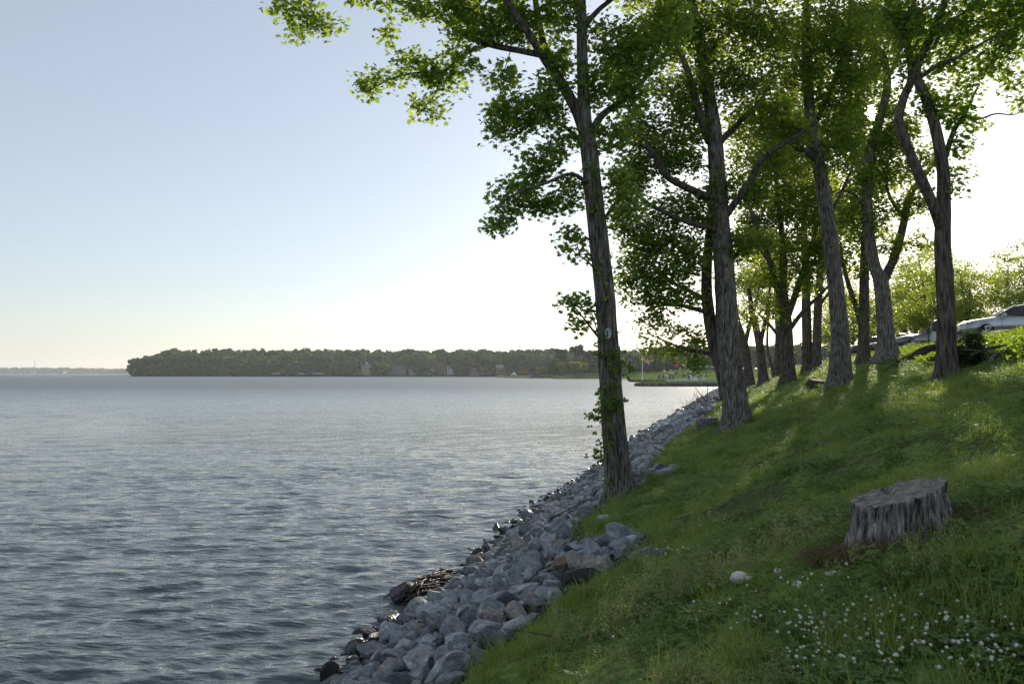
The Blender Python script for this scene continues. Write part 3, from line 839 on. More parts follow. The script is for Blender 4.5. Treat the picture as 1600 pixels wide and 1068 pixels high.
mid_tree('shore_tree', (1170, 609), 74.2,
 [[(1176, 616, 9), (1173, 604, 8.4), (1168, 570, 7.4), (1162, 534, 6.6), (1153, 505, 5.4), (1146, 470, 4), (1140, 430, 2.2)], [(1164, 540, 4), (1172, 505, 3.2), (1182, 470, 2.2), (1188, 430, 1.2)]],
 [(1150, 440, 32, 30), (1180, 445, 30, 30), (1165, 485, 26, 16), (1140, 480, 20, 16), (1170, 390, 34, 26)],
 'nearest trunk of the shore row showing just right of the broad tree', seed=65)
mid_tree('shore_tree', (1194, 604), 64.3,
 [[(1197, 612, 9.5), (1194, 600, 8.6), (1190, 560, 7.4), (1184, 525, 6.4), (1176, 490, 4.6), (1170, 450, 2.6)], [(1187, 540, 4.2), (1196, 500, 3.4), (1202, 460, 2.4), (1206, 420, 1.2)]],
 [(1180, 430, 30, 28), (1204, 430, 28, 30), (1192, 470, 24, 14), (1195, 380, 34, 26)],
 'shore-row tree forking into two thin stems, left of the vase-shaped tree', seed=66)
mid_tree('shore_tree', (1214, 591), 79.2,
 [[(1216, 598, 7.5), (1215, 588, 6.8), (1216, 550, 5.8), (1216, 515, 5), (1213, 470, 3.6), (1210, 430, 2)], [(1216, 520, 3), (1224, 490, 2.2), (1230, 460, 1.2)]],
 [(1212, 430, 28, 28), (1228, 460, 22, 20), (1206, 480, 18, 14), (1215, 390, 30, 24)],
 'slim shore-row tree half hidden behind the vase-shaped tree', seed=67)
mid_tree('crooked_tree', (1206, 588), 90.0,
 [[(1210, 592, 3.2), (1208, 580, 2.8), (1203, 560, 2.6), (1199, 540, 2.2), (1200, 505, 1.8), (1204, 470, 1.2)]],
 [(1204, 475, 22, 20), (1196, 505, 16, 12)],
 'thin crooked young tree between the shore-row trunks', seed=68, dens=1.2)

# ================================================================== ROCKS
def rockmat():
    m, n, l, p = mat('riprap_stone')
    t = nd(n, "ShaderNodeTexCoord"); oi = nd(n, "ShaderNodeObjectInfo"); gm = nd(n, "ShaderNodeNewGeometry")
    ad_ = nd(n, "ShaderNodeVectorMath", operation='ADD'); l.new(t.outputs['Object'], ad_.inputs[0])
    mu = nd(n, "ShaderNodeMath", operation='MULTIPLY'); mu.inputs[1].default_value = 57; l.new(oi.outputs['Random'], mu.inputs[0]); l.new(mu.outputs[0], ad_.inputs[1])
    a = nd(n, "ShaderNodeTexNoise"); a.inputs['Scale'].default_value = 2.2; a.inputs['Detail'].default_value = 9; a.inputs['Roughness'].default_value = .68
    l.new(ad_.outputs[0], a.inputs['Vector'])
    mp = nd(n, "ShaderNodeMapping"); mp.inputs['Scale'].default_value = (2.2, 2.2, 4); mp.inputs['Rotation'].default_value = (.7, .5, 0)
    l.new(ad_.outputs[0], mp.inputs[0])
    b = nd(n, "ShaderNodeTexNoise"); b.inputs['Scale'].default_value = 1.6; b.inputs['Detail'].default_value = 6; b.inputs['Distortion'].default_value = 1.2
    l.new(mp.outputs[0], b.inputs['Vector'])
    r = ramp(n, [(.32, (.07, .078, .086)), (.43, (.24, .262, .278)), (.53, (.36, .385, .40)), (.64, (.62, .635, .64))])
    mxx = nd(n, "ShaderNodeMix", data_type='FLOAT'); mxx.inputs[0].default_value = .35
    l.new(a.outputs['Fac'], mxx.inputs[2]); l.new(b.outputs['Fac'], mxx.inputs[3])
    l.new(mxx.outputs[0], r.inputs[0])
    tint = ramp(n, [(0, (.34, .34, .36)), (.2, (.6, .62, .66)), (.5, (.84, .86, .90)), (.84, (1.12, 1.13, 1.14)), (.92, (.8, .7, .62)), (1, (.5, .46, .43))])
    l.new(oi.outputs['Random'], tint.inputs[0])
    m1 = nd(n, "ShaderNodeMix", data_type='RGBA', blend_type='MULTIPLY'); m1.inputs[0].default_value = 1
    l.new(r.outputs[0], m1.inputs[6]); l.new(tint.outputs[0], m1.inputs[7])
    # wet and algae-stained just above the water
    sx = nd(n, "ShaderNodeSeparateXYZ"); l.new(gm.outputs['Position'], sx.inputs[0])
    mr = nd(n, "ShaderNodeMapRange"); mr.inputs[1].default_value = .12; mr.inputs[2].default_value = .42; mr.inputs[3].default_value = .22; mr.inputs[4].default_value = 1
    l.new(sx.outputs[2], mr.inputs[0])
    m2 = nd(n, "ShaderNodeMix", data_type='RGBA', blend_type='MULTIPLY'); m2.inputs[0].default_value = 1
    l.new(m1.outputs[2], m2.inputs[6]); l.new(mr.outputs[0], m2.inputs[7])
    l.new(m2.outputs[2], p.inputs['Base Color'])
    mr2 = nd(n, "ShaderNodeMapRange"); mr2.inputs[1].default_value = .12; mr2.inputs[2].default_value = .42; mr2.inputs[3].default_value = .25; mr2.inputs[4].default_value = .85
    l.new(sx.outputs[2], mr2.inputs[0]); l.new(mr2.outputs[0], p.inputs['Roughness'])
    p.inputs['Specular IOR Level'].default_value = .3
    bp = nd(n, "ShaderNodeBump"); bp.inputs['Strength'].default_value = 1.0; bp.inputs['Distance'].default_value = .06
    l.new(mxx.outputs[0], bp.inputs['Height']); l.new(bp.outputs[0], p.inputs['Normal'])
    return m
M['rock'] = rockmat()
M['rock_black'] = plain('black_stone', (.018, .018, .02), .6, noise=.5, scale=5, bump=.6)
M['rock_rust'] = plain('rusty_stone', (.15, .10, .075), .85, noise=.4, scale=5, bump=.7)
import bmesh
def ico(sub):
    bm = bmesh.new(); bmesh.ops.create_icosphere(bm, subdivisions=sub, radius=1)
    bm.verts.ensure_lookup_table()
    V = np.array([v.co[:] for v in bm.verts]); Fc = np.array([[v.index for v in f.verts] for f in bm.faces]); bm.free()
    return V, Fc
ICO4 = ico(4); ICO3 = ico(3); ICO2 = ico(2)
def rock_mesh(name, seed, sx=1, sy=.8, sz=.6, m='rock', sub=3, cuts=13):
    g = np.random.default_rng(seed)
    V, Fc = (ICO4 if sub == 3 else ICO2); V = V.copy()
    for k in range(cuts):
        nrm = g.normal(0, 1, 3); nrm /= np.linalg.norm(nrm)
        d = .42 + .40 * g.random() ** .8
        q = V @ nrm
        o = q > d
        V[o] -= ((q[o] - d) * .97)[:, None] * nrm
    nz = np.array([mn.noise(Vector(p * 2.3) + Vector((seed * 3.1, 0, 0))) * .5 + mn.noise(Vector(p * 5.5) + Vector((0, seed, 0))) * .4 + mn.noise(Vector(p * 13) + Vector((0, seed, 0))) * .25 for p in V])
    V = V * (1 + .07 * nz)[:, None]
    V /= np.abs(V).max()
    V = V * np.array([sx, sy, sz])
    me = np_mesh(name, V, 3, M[m], True, Fc)
    me.set_sharp_from_angle(angle=R(24))
    return me
RK = []
for i in range(16):
    g_ = np.random.default_rng(100 + i)
    RK.append(rock_mesh('rock', 200 + i, 1, .62 + .3 * g_.random(), .42 + .3 * g_.random(), cuts=int(11 + 8 * g_.random())))
M['rubble'] = plain('rubble', (.055, .054, .053), .9, noise=.5, scale=3, bump=.5)  # small-stone colour darkened to stand for shade in the gaps between rocks
RKS = [rock_mesh('rock_small', 300 + i, 1, .7, .6, 'rubble', sub=2, cuts=9) for i in range(6)]

def slope_at(x, y):
    e = .25
    return np.array([(hgt(x + e, y) - hgt(x - e, y)) / (2 * e), (hgt(x, y + e) - hgt(x, y - e)) / (2 * e)])

special_rocks = [  # px, py, half-size in px (long, across, thick), turn, tilt, material, label
 (908, 906, 50, 20, 16, 24, (-30, 12), 'rock_black', 'large black slab of rock tilted against the edge of the grass'),
 (822, 921, 36, 14, 12, 24, (10, 6), 'rock', 'long grey block of rock lying along the slope, longest of the pile'),
 (745, 985, 20, 16, 16, 60, (20, 30), 'rock_black', 'small jet-black angular rock low on the pile'),
 (836, 945, 22, 17, 14, 10, (0, 8), 'rock', 'rounded pale rock at the edge of the grass below the black slab'),
 (908, 871, 26, 16, 12, -12, (8, 4), 'rock', 'wide smooth rock right of the middle of the pile'),
 (978, 858, 17, 14, 24, 12, (0, 30), 'rock', 'upright grey rock at the upper end of the pile, leaf shoots beside it'),
 (1006, 868, 24, 18, 17, -20, (10, 0), 'rock', 'pointed grey rock beside the upright one, at the grass'),
 (1032, 862, 14, 10, 8, 0, (0, 0), 'rock', 'last small rock of the pile lying out in the grass'),
 (578, 992, 16, 14, 18, 40, (10, 20), 'rock_black', 'dark upright rock standing at the waterline'),
 (552, 1022, 14, 12, 20, 70, (16, 10), 'rock', 'grey block standing on end at the water, below the dark upright rock'),
 (515, 1056, 18, 16, 22, 20, (0, 12), 'rock_black', 'dark wet rock in the bottom corner of the pile, at the water'),
 (702, 952, 18, 14, 12, 30, (5, 25), 'rock', 'rounded grey boulder in the middle of the lower pile'),
 (865, 846, 26, 19, 15, 10, (0, 10), 'rock', 'big pale boulder in the upper middle of the pile'),
 (945, 812, 22, 12, 10, 28, (20, 10), 'rock', 'grey rock lying alone in the grass under the leaning tree'),
 (640, 1040, 28, 20, 18, 45, (10, 30), 'rock', 'large sloping rock face at the bottom edge of the photo'),
 (880, 885, 20, 16, 14, 0, (0, 0), 'rock_rust', 'rust brown rock above the black slab'),
]
placed = []   # x, y, r
for (px, py, a, b_, c_, tz, tilt, mm, lab) in special_rocks:
    p = ground_at(px, py + c_ * .6)
    k = p[1] / FPX
    me = rock_mesh('rock', int(px), 1, b_ / a, c_ / a, mm, cuts=14)
    o = bpy.data.objects.new('rock', me)
    s_ = a * k * 1.05
    o.scale = (s_, s_, s_)
    zc = p[2] + c_ * k * .55
    o.location = (p[0], p[1] + b_ * k * .3, zc)
    o.rotation_euler = (R(tilt[0]), R(tilt[1]) - R(14), R(tz))
    put(o, None, lab, 'rock', 'riprap rocks of the bank')
    placed.append((p[0], p[1], s_ * .8))
def rocks():
    g = np.random.default_rng(42)
    cells = {}
    def ok(x, y, r, f):
        ci, cj = int(math.floor(x / .6)), int(math.floor(y / .6))
        for i in range(ci - 2, ci + 3):
            for j in range(cj - 2, cj + 3):
                for (a, b_, c_) in cells.get((i, j), ()):
                    if (a - x) ** 2 + (b_ - y) ** 2 < (f * (r + c_)) ** 2: return False
        return True
    def add(x, y, r): cells.setdefault((int(math.floor(x / .6)), int(math.floor(y / .6))), []).append((x, y, r))
    for q in placed: add(*q)
    big = []
    for (r0, r1, tries, f, ymax) in [(.17, .22, 450, .86, 50), (.13, .17, 6500, .84, 60), (.085, .12, 15000, .80, 60), (.05, .07, 6500, .80, 26)]:
        for t in range(tries):
            y = 1.5 + (ymax - 1.5) * g.random() ** 1.4
            e = float(rock_edge(y))
            w0 = float(np.interp(y, [0, 8, 10, 12, 14, 16, 18, 21, 26], [1.6, 1.3, 1.05, .8, .55, .6, .5, .25, 0])) - .5
            w = w0 + (e - .15 - w0) * g.random()
            x = w + .258 * (y - 23.7)
            if (x - b1[0]) ** 2 + (y - b1[1]) ** 2 < .5: continue
            r = r0 + (r1 - r0) * g.random()
            if not ok(x, y, r, f): continue
            add(x, y, r); big.append((x, y, r, w))
    # the far end of the bank: coarser, all one mass
    far = []
    for t in range(2600):
        y = 45 + 160 * g.random() ** 1.3
        w = -.5 + 4.6 * g.random()
        far.append((w + .258 * (y - 23.7), y, .2 + .22 * g.random(), w))
    vis = sorted(big, key=lambda q: -(q[2] / math.hypot(q[0], q[1])) * (1.0 if float(hgt(q[0], q[1])) > -.25 and q[1] > 6.4 else .1))
    ind = vis[:284]; rest = vis[284:] + far
    def pose(q):
        x, y, r, w = q
        sl = slope_at(x, y)
        return (x, y, float(hgt(x, y)) + r * .38), (math.atan(sl[1]) + g.normal(0, .22), -math.atan(sl[0]) + g.normal(0, .22), g.random() * 6.28)
    for q in ind:
        o = bpy.data.objects.new('rock', RK[int(g.integers(len(RK)))])
        o.location, o.rotation_euler = pose(q)
        s_ = q[2] * (1.12 + .2 * g.random())
        o.scale = (s_, s_ * (.9 + .3 * g.random()), s_ * (.85 + .45 * g.random()))
        zone = 'at the waterline' if o.location.z < .5 else ('against the edge of the grass' if float(rock_edge(q[1])) - q[3] < .8 else 'in the middle of the bank')
        part = 'below the black slab' if q[1] < 9.5 else ('just below the leaning tree' if q[1] < 15 else 'beyond the leaning tree')
        put(o, None, 'grey angular rock %s, %s' % (zone, part), 'rock', 'riprap rocks %s, %s' % (zone, part))
    P = []; Ro = []; S = []; I = []
    for q in rest:
        l_, r_ = pose(q); P.append(l_); Ro.append(r_); S.append(q[2] * 1.3); I.append(int(g.integers(len(RK))))
    # bed of small stone filling the gaps
    for t in range(5200):
        y = 1.5 + 49 * g.random() ** 1.5
        w = -.3 + (float(rock_edge(y)) + .3) * g.random()
        x = w + .258 * (y - 23.7)
        sl = slope_at(x, y)
        P.append((x, y, float(hgt(x, y)) + .015)); Ro.append(tuple(g.random(3) * 6.28)); S.append(.05 + .07 * g.random()); I.append(len(RK) + int(g.integers(len(RKS))))
    scatter('riprap_stones', np.array(P), np.array(Ro), np.array(S), np.array(I), RK + RKS, kind='stuff')
rocks()

# ================================================================== GRASS
def blade(mb, x, y, h, w, az, lean, mi=0):
    dx, dy = math.cos(az), math.sin(az); sx, sy = -dy * w / 2, dx * w / 2
    pts = []
    for t in (0, .5, 1):
        r = lean * h * t * t; z = h * (t - .28 * lean * t * t)
        ww = (1, .8, .08)[int(t * 2)]
        pts.append((x + dx * r - sx * ww, y + dy * r - sy * ww, z)); pts.append((x + dx * r + sx * ww, y + dy * r + sy * ww, z))
    mb.add(pts, [(0, 1, 3, 2), (2, 3, 5, 4)], mi)
def tuft(name, seed, n, rad, h0, h1, w, m, lean=(.2, .9)):
    g = random.Random(seed); mb = MB()
    for i in range(n):
        a = g.random() * 6.28; r = rad * math.sqrt(g.random())
        blade(mb, r * math.cos(a), r * math.sin(a), h0 + (h1 - h0) * g.random() ** 1.3, w * (.7 + .6 * g.random()), g.random() * 6.28, lean[0] + (lean[1] - lean[0]) * g.random())
    return mb.mesh(name, m)
def clover_patch(name, seed, n, rad):
    g = random.Random(seed); mb = MB()
    for i in range(n):
        a = g.random() * 6.28; r = rad * math.sqrt(g.random()); x, y = r * math.cos(a), r * math.sin(a); z = .025 + .06 * g.random()
        blade(mb, x, y, z, .002, g.random() * 6.28, .1)
        a0 = g.random() * 6.28; s_ = .011 + .008 * g.random(); tx, ty = g.gauss(0, .3), g.gauss(0, .3)
        for k in range(3):
            a = a0 + k * 2.094
            pts = []
            for (u, v) in ((0, 0), (.75, -.55), (1.25, -.3), (1.25, .3), (.75, .55)):
                px_, py_ = s_ * (u * math.cos(a) - v * math.sin(a)), s_ * (u * math.sin(a) + v * math.cos(a))
                pts.append((x + px_, y + py_, z + px_ * tx + py_ * ty + .15 * s_ * u))
            mb.add(pts, [(0, 1, 2, 3, 4)])
    return mb.mesh(name, M['clover'])
def weed(name, seed, n, rad, h0, h1, m, seeds=14):
    g = random.Random(seed); mb = MB()
    for i in range(n):
        a = g.random() * 6.28; r = rad * math.sqrt(g.random()); x, y = r * math.cos(a), r * math.sin(a); h = h0 + (h1 - h0) * g.random()
        lx, ly = g.gauss(0, .18) * h, g.gauss(0, .18) * h
        mb.tube([(x, y, 0), (x + lx * .4, y + ly * .4, h * .6), (x + lx, y + ly, h)], [.0012, .001, .0007], 3, cap=False)
        for k in range(seeds):
            t = .55 + .45 * g.random(); q = .012 + .012 * (1 - t)
            cx, cy_, cz = x + lx * t + g.gauss(0, q), y + ly * t + g.gauss(0, q), h * t + g.gauss(0, .006)
            s_ = .0035 + .003 * g.random(); b_ = g.random() * 3.14
            mb.add([(cx - s_ * math.cos(b_), cy_ - s_ * math.sin(b_), cz), (cx, cy_, cz - s_), (cx + s_ * math.cos(b_), cy_ + s_ * math.sin(b_), cz), (cx, cy_, cz + s_ * 1.3)], [(0, 1, 2, 3)])
    return mb.mesh(name, m)
GP = [tuft('lawn', 1, 20, .12, .02, .05, .0052, M['grass'], (.8, 1.7)), tuft('lawn', 2, 20, .12, .02, .055, .0052, M['grass'], (.8, 1.7)), tuft('lawn', 3, 18, .13, .015, .04, .0065, M['grass'], (1.0, 1.9)),
      tuft('long', 4, 24, .12, .05, .12, .005, M['grass_tall'], (.5, 1.4)), tuft('long', 5, 20, .13, .06, .15, .0055, M['grass_tall'], (.5, 1.5)),
      tuft('tall', 6, 40, .13, .16, .36, .0065, M['grass_tall'], (.15, 1.0)), tuft('tall', 7, 34, .12, .18, .42, .007, M['grass_tall'], (.2, 1.1)),
      clover_patch('clover', 8, 34, .13), clover_patch('clover', 9, 30, .13),
      weed('weed', 10, 8, .12, .09, .19, M['weed']), weed('weed', 11, 6, .12, .10, .22, M['weed'], 18),
      tuft('dry', 12, 14, .12, .03, .10, .004, M['dry'], (.6, 1.6))]
def grass():
    g = np.random.default_rng(77)
    P = []; Ro = []; S = []; I = []
    for (y0, y1, den, sc_) in [(-1.0, 2.4, 70, 1.15), (2.4, 9, 170, 1.0), (9, 18, 75, 1.2), (18, 40, 28, 1.55), (40, 110, 9, 2.3)]:
        wmax = 15.5
        n = int((y1 - y0) * 12.5 * den)
        yy = y0 + (y1 - y0) * g.random(n); ww = 3.2 + (wmax - 3.2) * g.random(n)
        xx = ww + .258 * (yy - 23.7)
        inv = (np.abs(xx) < np.maximum(.72 * yy, 0) + 4.5)
        far_out = np.abs(xx) > .72 * np.maximum(yy, 0)
        inv &= ~far_out | (g.random(n) < .55)
        edge = rock_edge(yy) + .12 * np.sin(yy * 7) + .1 * np.sin(yy * 17 + 1)
        inv &= ww > edge
        xx, yy, ww, edge = xx[inv], yy[inv], ww[inv], edge[inv]
        zz = hgt(xx, yy)
        for x, y, w, z, e in zip(xx, yy, ww, zz, edge):
            bare = bareness(x, y)
            if bare < -.48 and g.random() < .45 + 2.5 * (-.48 - bare): continue
            if (x - 2.47) ** 2 + (y - 5.75) ** 2 < .08: continue
            t = nz2(x, y, .8, 5.5) + .3 * g.normal()
            c = nz2(x, y, .6, 21.0)
            u = g.random()
            k = int(g.integers(3))
            if t > .25 and u < .5: k = 3 + int(g.integers(2))
            elif t < -.2 and u < .45: k = 7 + int(g.integers(2))
            if u > .94: k = 11
            if y < 7.4 and u > .5 and u < .58 and c > -.1 and w < 8: k = 9 + int(g.integers(2))
            if y < 7.0 and 4.6 < w < 6.4 and c > .1 and u > .5 and u < .75: k = 9 + int(g.integers(2))
            if w > 6.3 and y < 4.9:
                if u < .55: k = 7 + int(g.integers(2))
                elif u > .975: k = 5 + int(g.integers(2))
            if w - e < .5 and u > .75: k = 3 + int(g.integers(3))
            if k < 7 and g.random() < .0025 and y < 30: k = 5
            s_ = sc_ * (.75 + .5 * g.random())
            if w > 11 and y > 12: s_ *= 1.15
            if k in (5, 6): s_ = min(s_, 1.1) * .8
            P.append((x, y, z - .006)); Ro.append((g.normal(0, .12), g.normal(0, .12), g.random() * 6.28)); S.append(s_); I.append(k)
    # tall clumps seen in the foreground
    for (px, py, n, sp) in [(1490, 930, 26, .22), (1400, 1020, 30, .28), (1330, 1010, 14, .2), (1190, 1050, 26, .28), (1560, 990, 20, .25), (1460, 960, 12, .2), (720, 1050, 14, .14), (905, 940, 10, .15), (1365, 770, 10, .12), (1015, 845, 6, .1), (1000, 735, 8, .12),
                            (1140, 680, 16, .22), (1160, 676, 8, .2), (1560, 610, 30, .5), (1450, 600, 20, .5), (1520, 620, 24, .5), (1330, 575, 20, .8), (1590, 900, 12, .2), (820, 1000, 6, .12), (960, 700, 4, .1)]:
        p = ground_at(px, py)
        if p is None: continue
        for i in range(int(n * .6)):
            x, y = p[0] + g.normal(0, sp), p[1] + g.normal(0, sp)
            if wcoord(x, y) < float(rock_edge(y)): continue
            P.append((x, y, float(hgt(x, y)) - .01)); Ro.append((g.normal(0, .1), g.normal(0, .1), g.random() * 6.28)); S.append(.45 + .4 * g.random()); I.append(5 + int(g.integers(2)))
    print('grass tufts', len(P))
    scatter('grass', np.array(P), np.array(Ro), np.array(S), np.array(I), GP, kind='stuff')
grass()

def litter():
    g = np.random.default_rng(19)
    pr = [leaf_mesh('dead_leaf', np.array([[0, 0, .012]]), 1, .001, .06, SH_LOBED, M['dry'], .85, seed=k) for k in range(4)]
    pr += [MB().tube([(-.09, 0, .01), (0, .012, .022), (.10, -.008, .012)], [.0035, .003, .0015], 4).mesh('twig', M['bark_dark']), MB().tube([(-.05, 0, .01), (.02, .01, .02), (.06, .03, .012)], [.003, .0025, .001], 4).mesh('twig', M['bark'])]
    P = []
    while len(P) < 1500:
        y = 3 + 27 * g.random() ** 1.3; w = 4.2 + 9 * g.random(); x = w + .258 * (y - 23.7)
        if abs(x) > .68 * y or w < float(rock_edge(y)): continue
        P.append((x, y, float(hgt(x, y)) + .015))
    n = len(P)
    scatter('leaf_litter', np.array(P), np.stack([g.normal(0, .2, n), g.normal(0, .2, n), g.random(n) * 6.28], -1), .7 + .7 * g.random(n), g.integers(0, 6, n), pr, kind='stuff')
litter()

# leafy cover on the sunny bank at the right, below the cars
def cover():
    g = np.random.default_rng(5)
    pr = []
    for k in range(4):
        C = np.random.default_rng(k).normal(0, .11, (16, 3)) * np.array([1, 1, .3]) + np.array([0, 0, .05])
        pr.append(leaf_mesh('cover_leaf', C, 5, .06, .085, SH_SIMPLE, M['cover'], .55, seed=k))
    P = []
    for t in range(9000):
        y = 9 + 42 * g.random(); w = 10.9 + 3.5 * g.random()
        x = w + .258 * (y - 23.7)
        if y < 26:
            if w < 11.3 + .05 * (22 - y) + .5 * nz2(x, y, .6, 2): continue
        elif y < 33.5:
            if w < 13.6: continue
        elif w < 12.4 + .6 * nz2(x, y, .6, 2): continue
        if nz2(x, y, .9, 14) < -.28 or g.random() < .3: continue
        P.append((x, y, float(hgt(x, y)) + .02))
    n = len(P)
    scatter('ground_cover', np.array(P), np.stack([g.normal(0, .2, n), g.normal(0, .2, n), g.random(n) * 6.28], -1), (.7 + .5 * g.random(n)) * np.clip((np.array(P)[:, 1] - 4) / 14, .6, .95), g.integers(0, 4, n), pr, kind='stuff')
cover()

# ================================================================== THINGS ON THE SLOPE
M['stump_side'] = barkmat('stump_side', (.03, .026, .024), (.52, .50, .48), 1.5, 0, .38, .66)
def stump_top_mat():
    m, n, l, p = mat('stump_top')
    t = nd(n, "ShaderNodeTexCoord")
    w_ = nd(n, "ShaderNodeTexWave", wave_type='RINGS', rings_direction='Z'); w_.inputs['Scale'].default_value = 14; w_.inputs['Distortion'].default_value = 9; w_.inputs['Detail'].default_value = 4
    x = nd(n, "ShaderNodeTexNoise"); x.inputs['Scale'].default_value = 16; x.inputs['Detail'].default_value = 7
    l.new(t.outputs['Object'], w_.inputs['Vector']); l.new(t.outputs['Object'], x.inputs['Vector'])
    mx = nd(n, "ShaderNodeMix", data_type='FLOAT'); mx.inputs[0].default_value = .88
    l.new(w_.outputs['Fac'], mx.inputs[2]); l.new(x.outputs['Fac'], mx.inputs[3])
    r = ramp(n, [(.3, (.07, .06, .055)), (.5, (.20, .18, .165)), (.7, (.32, .30, .28))]); l.new(mx.outputs[0], r.inputs[0])
    l.new(r.outputs[0], p.inputs['Base Color']); p.inputs['Roughness'].default_value = .9
    b = nd(n, "ShaderNodeBump"); b.inputs['Strength'].default_value = .8; b.inputs['Distance'].default_value = .02
    l.new(mx.outputs[0], b.inputs['Height']); l.new(b.outputs[0], p.inputs['Normal'])
    return m
M['stump_top'] = stump_top_mat()
def stump(center, rx, ry, top, slope, seed, label, flare=.09, n=150):
    root = empty('tree_stump', center, 0, label, 'stump')
    g = np.random.default_rng(seed); ph = g.random(8) * 6.28
    cx, cy_, cz = center
    def rad(a, t):       # t 0 top .. 1 bottom
        f = 1 + .05 * math.sin(2 * a + ph[0]) + .04 * math.sin(5 * a + ph[1])
        q_ = .3 + .7 * min(1, t * 5)
        f += .10 * mn.noise(Vector((math.cos(a) * 5, math.sin(a) * 5, t * .6 + seed))) + q_ * .14 * mn.noise(Vector((math.cos(a) * 13, math.sin(a) * 13, t * .9)))
        f += q_ * .10 * mn.noise(Vector((math.cos(a) * 30, math.sin(a) * 30, t * 1.6)))
        f += flare / rx * t ** 2 * (1 + .8 * math.sin(4 * a + ph[2])) 
        if t < .12: f += .03
        return f
    rows = 16; vs = []
    for i in range(rows):
        t = i / (rows - 1)
        for k in range(n):
            a = 2 * math.pi * k / n
            f = rad(a, t)
            x, y = rx * f * math.cos(a), ry * f * math.sin(a)
            zt = top + slope * x + .012 * mn.noise(Vector((x * 14, y * 14, 3)))
            zb = float(hgt(cx + x, cy_ + y)) - cz - .10
            vs.append((x, y, zt * (1 - t) + zb * t))
    fs = []
    for i in range(rows - 1):
        for k in range(n):
            k2 = (k + 1) % n
            fs.append((i * n + k, i * n + n + k, i * n + n + k2, i * n + k2))
    mb = MB().add(vs, fs); mb.obj('stump_side', M['stump_side'], root, True)
    vs2 = []; fr = [1.0, .985, .93, .8, .6, .35, .12]
    for j, q in enumerate(fr):
        for k in range(n):
            a = 2 * math.pi * k / n
            x, y = rx * rad(a, 0) * q * math.cos(a), ry * rad(a, 0) * q * math.sin(a)
            dz = .014 * mn.noise(Vector((x * 14, y * 14, 3))) + (-.0 if j == 0 else .006) + .012 * mn.noise(Vector((x * 30, y * 30, 9))) * min(1, j)
            # split running in from the back edge
            if y > -.02 and abs(x + .05 - .25 * y) < .035: dz -= .05 * (1 - abs(x + .05 - .25 * y) / .035)
            vs2.append((x, y, top + slope * x + dz))
    fs2 = []
    for j in range(len(fr) - 1):
        for k in range(n):
            k2 = (k + 1) % n
            fs2.append((j * n + k, j * n + k2, j * n + n + k2, j * n + n + k))
    fs2.append(tuple((len(fr) - 1) * n + k for k in range(n)))
    MB().add(vs2, fs2).obj('cut_top', M['stump_top'], root, True)
    # loose strips of old bark standing proud
    for q in range(9):
        a = R(-170 + q * 20 + g.normal(0, 5)); mbs = MB()
        t0 = .1 + .2 * g.random(); t1_ = .7 + .3 * g.random(); pts = []
        for t in np.linspace(t0, t1_, 7):
            f = rad(a, t) + .02
            x, y = rx * f * math.cos(a), ry * f * math.sin(a)
            zt = top + slope * x; zb = float(hgt(cx + x, cy_ + y)) - cz - .05
            pts.append((x, y, zt * (1 - t) + zb * t))
        mbs.tube(pts, [.010, .016, .018, .017, .016, .014, .006], 5, fn=lambda i, a_, p: 1 + .4 * mn.noise(p * 60))
        mbs.obj('bark_strip', M['stump_side'], root, True)
    return root
stump((2.47, 5.75, float(hgt(2.47, 5.75))), .275, .25, .305, .27, 3, 'wide weathered tree stump with a slanting top in the open grass')
ps2 = ground_at(1105, 668)
stump(tuple(ps2), .36, .3, .34, .1, 9, 'small old stump among the rocks, left of the broad tree', n=90)
# dead grass caught round the foot of the big stump
def dead_grass():
    g = np.random.default_rng(3); mb = MB()
    for i in range(520):
        a = g.random() * 6.28 if g.random() < .4 else R(205) + g.normal(0, .45)
        q = 1.2 + .55 * g.random()
        x, y = 2.45 + .29 * q * math.cos(a), 5.75 + .26 * q * math.sin(a)
        z = float(hgt(x, y)); L = .10 + .16 * g.random(); b_ = a + g.normal(0, 1.2)
        p0 = (x, y, z); p1 = (x + .4 * L * math.cos(b_), y + .4 * L * math.sin(b_), z + .06 + .05 * g.random()); p2 = (x + L * math.cos(b_ + .4), y + L * math.sin(b_ + .4), z + .05 * g.random())
        mb.tube([p0, p1, p2], [.0022, .0018, .001], 3, cap=False)
    mb.obj('dead_grass', M['dry'], kind='stuff')
dead_grass()

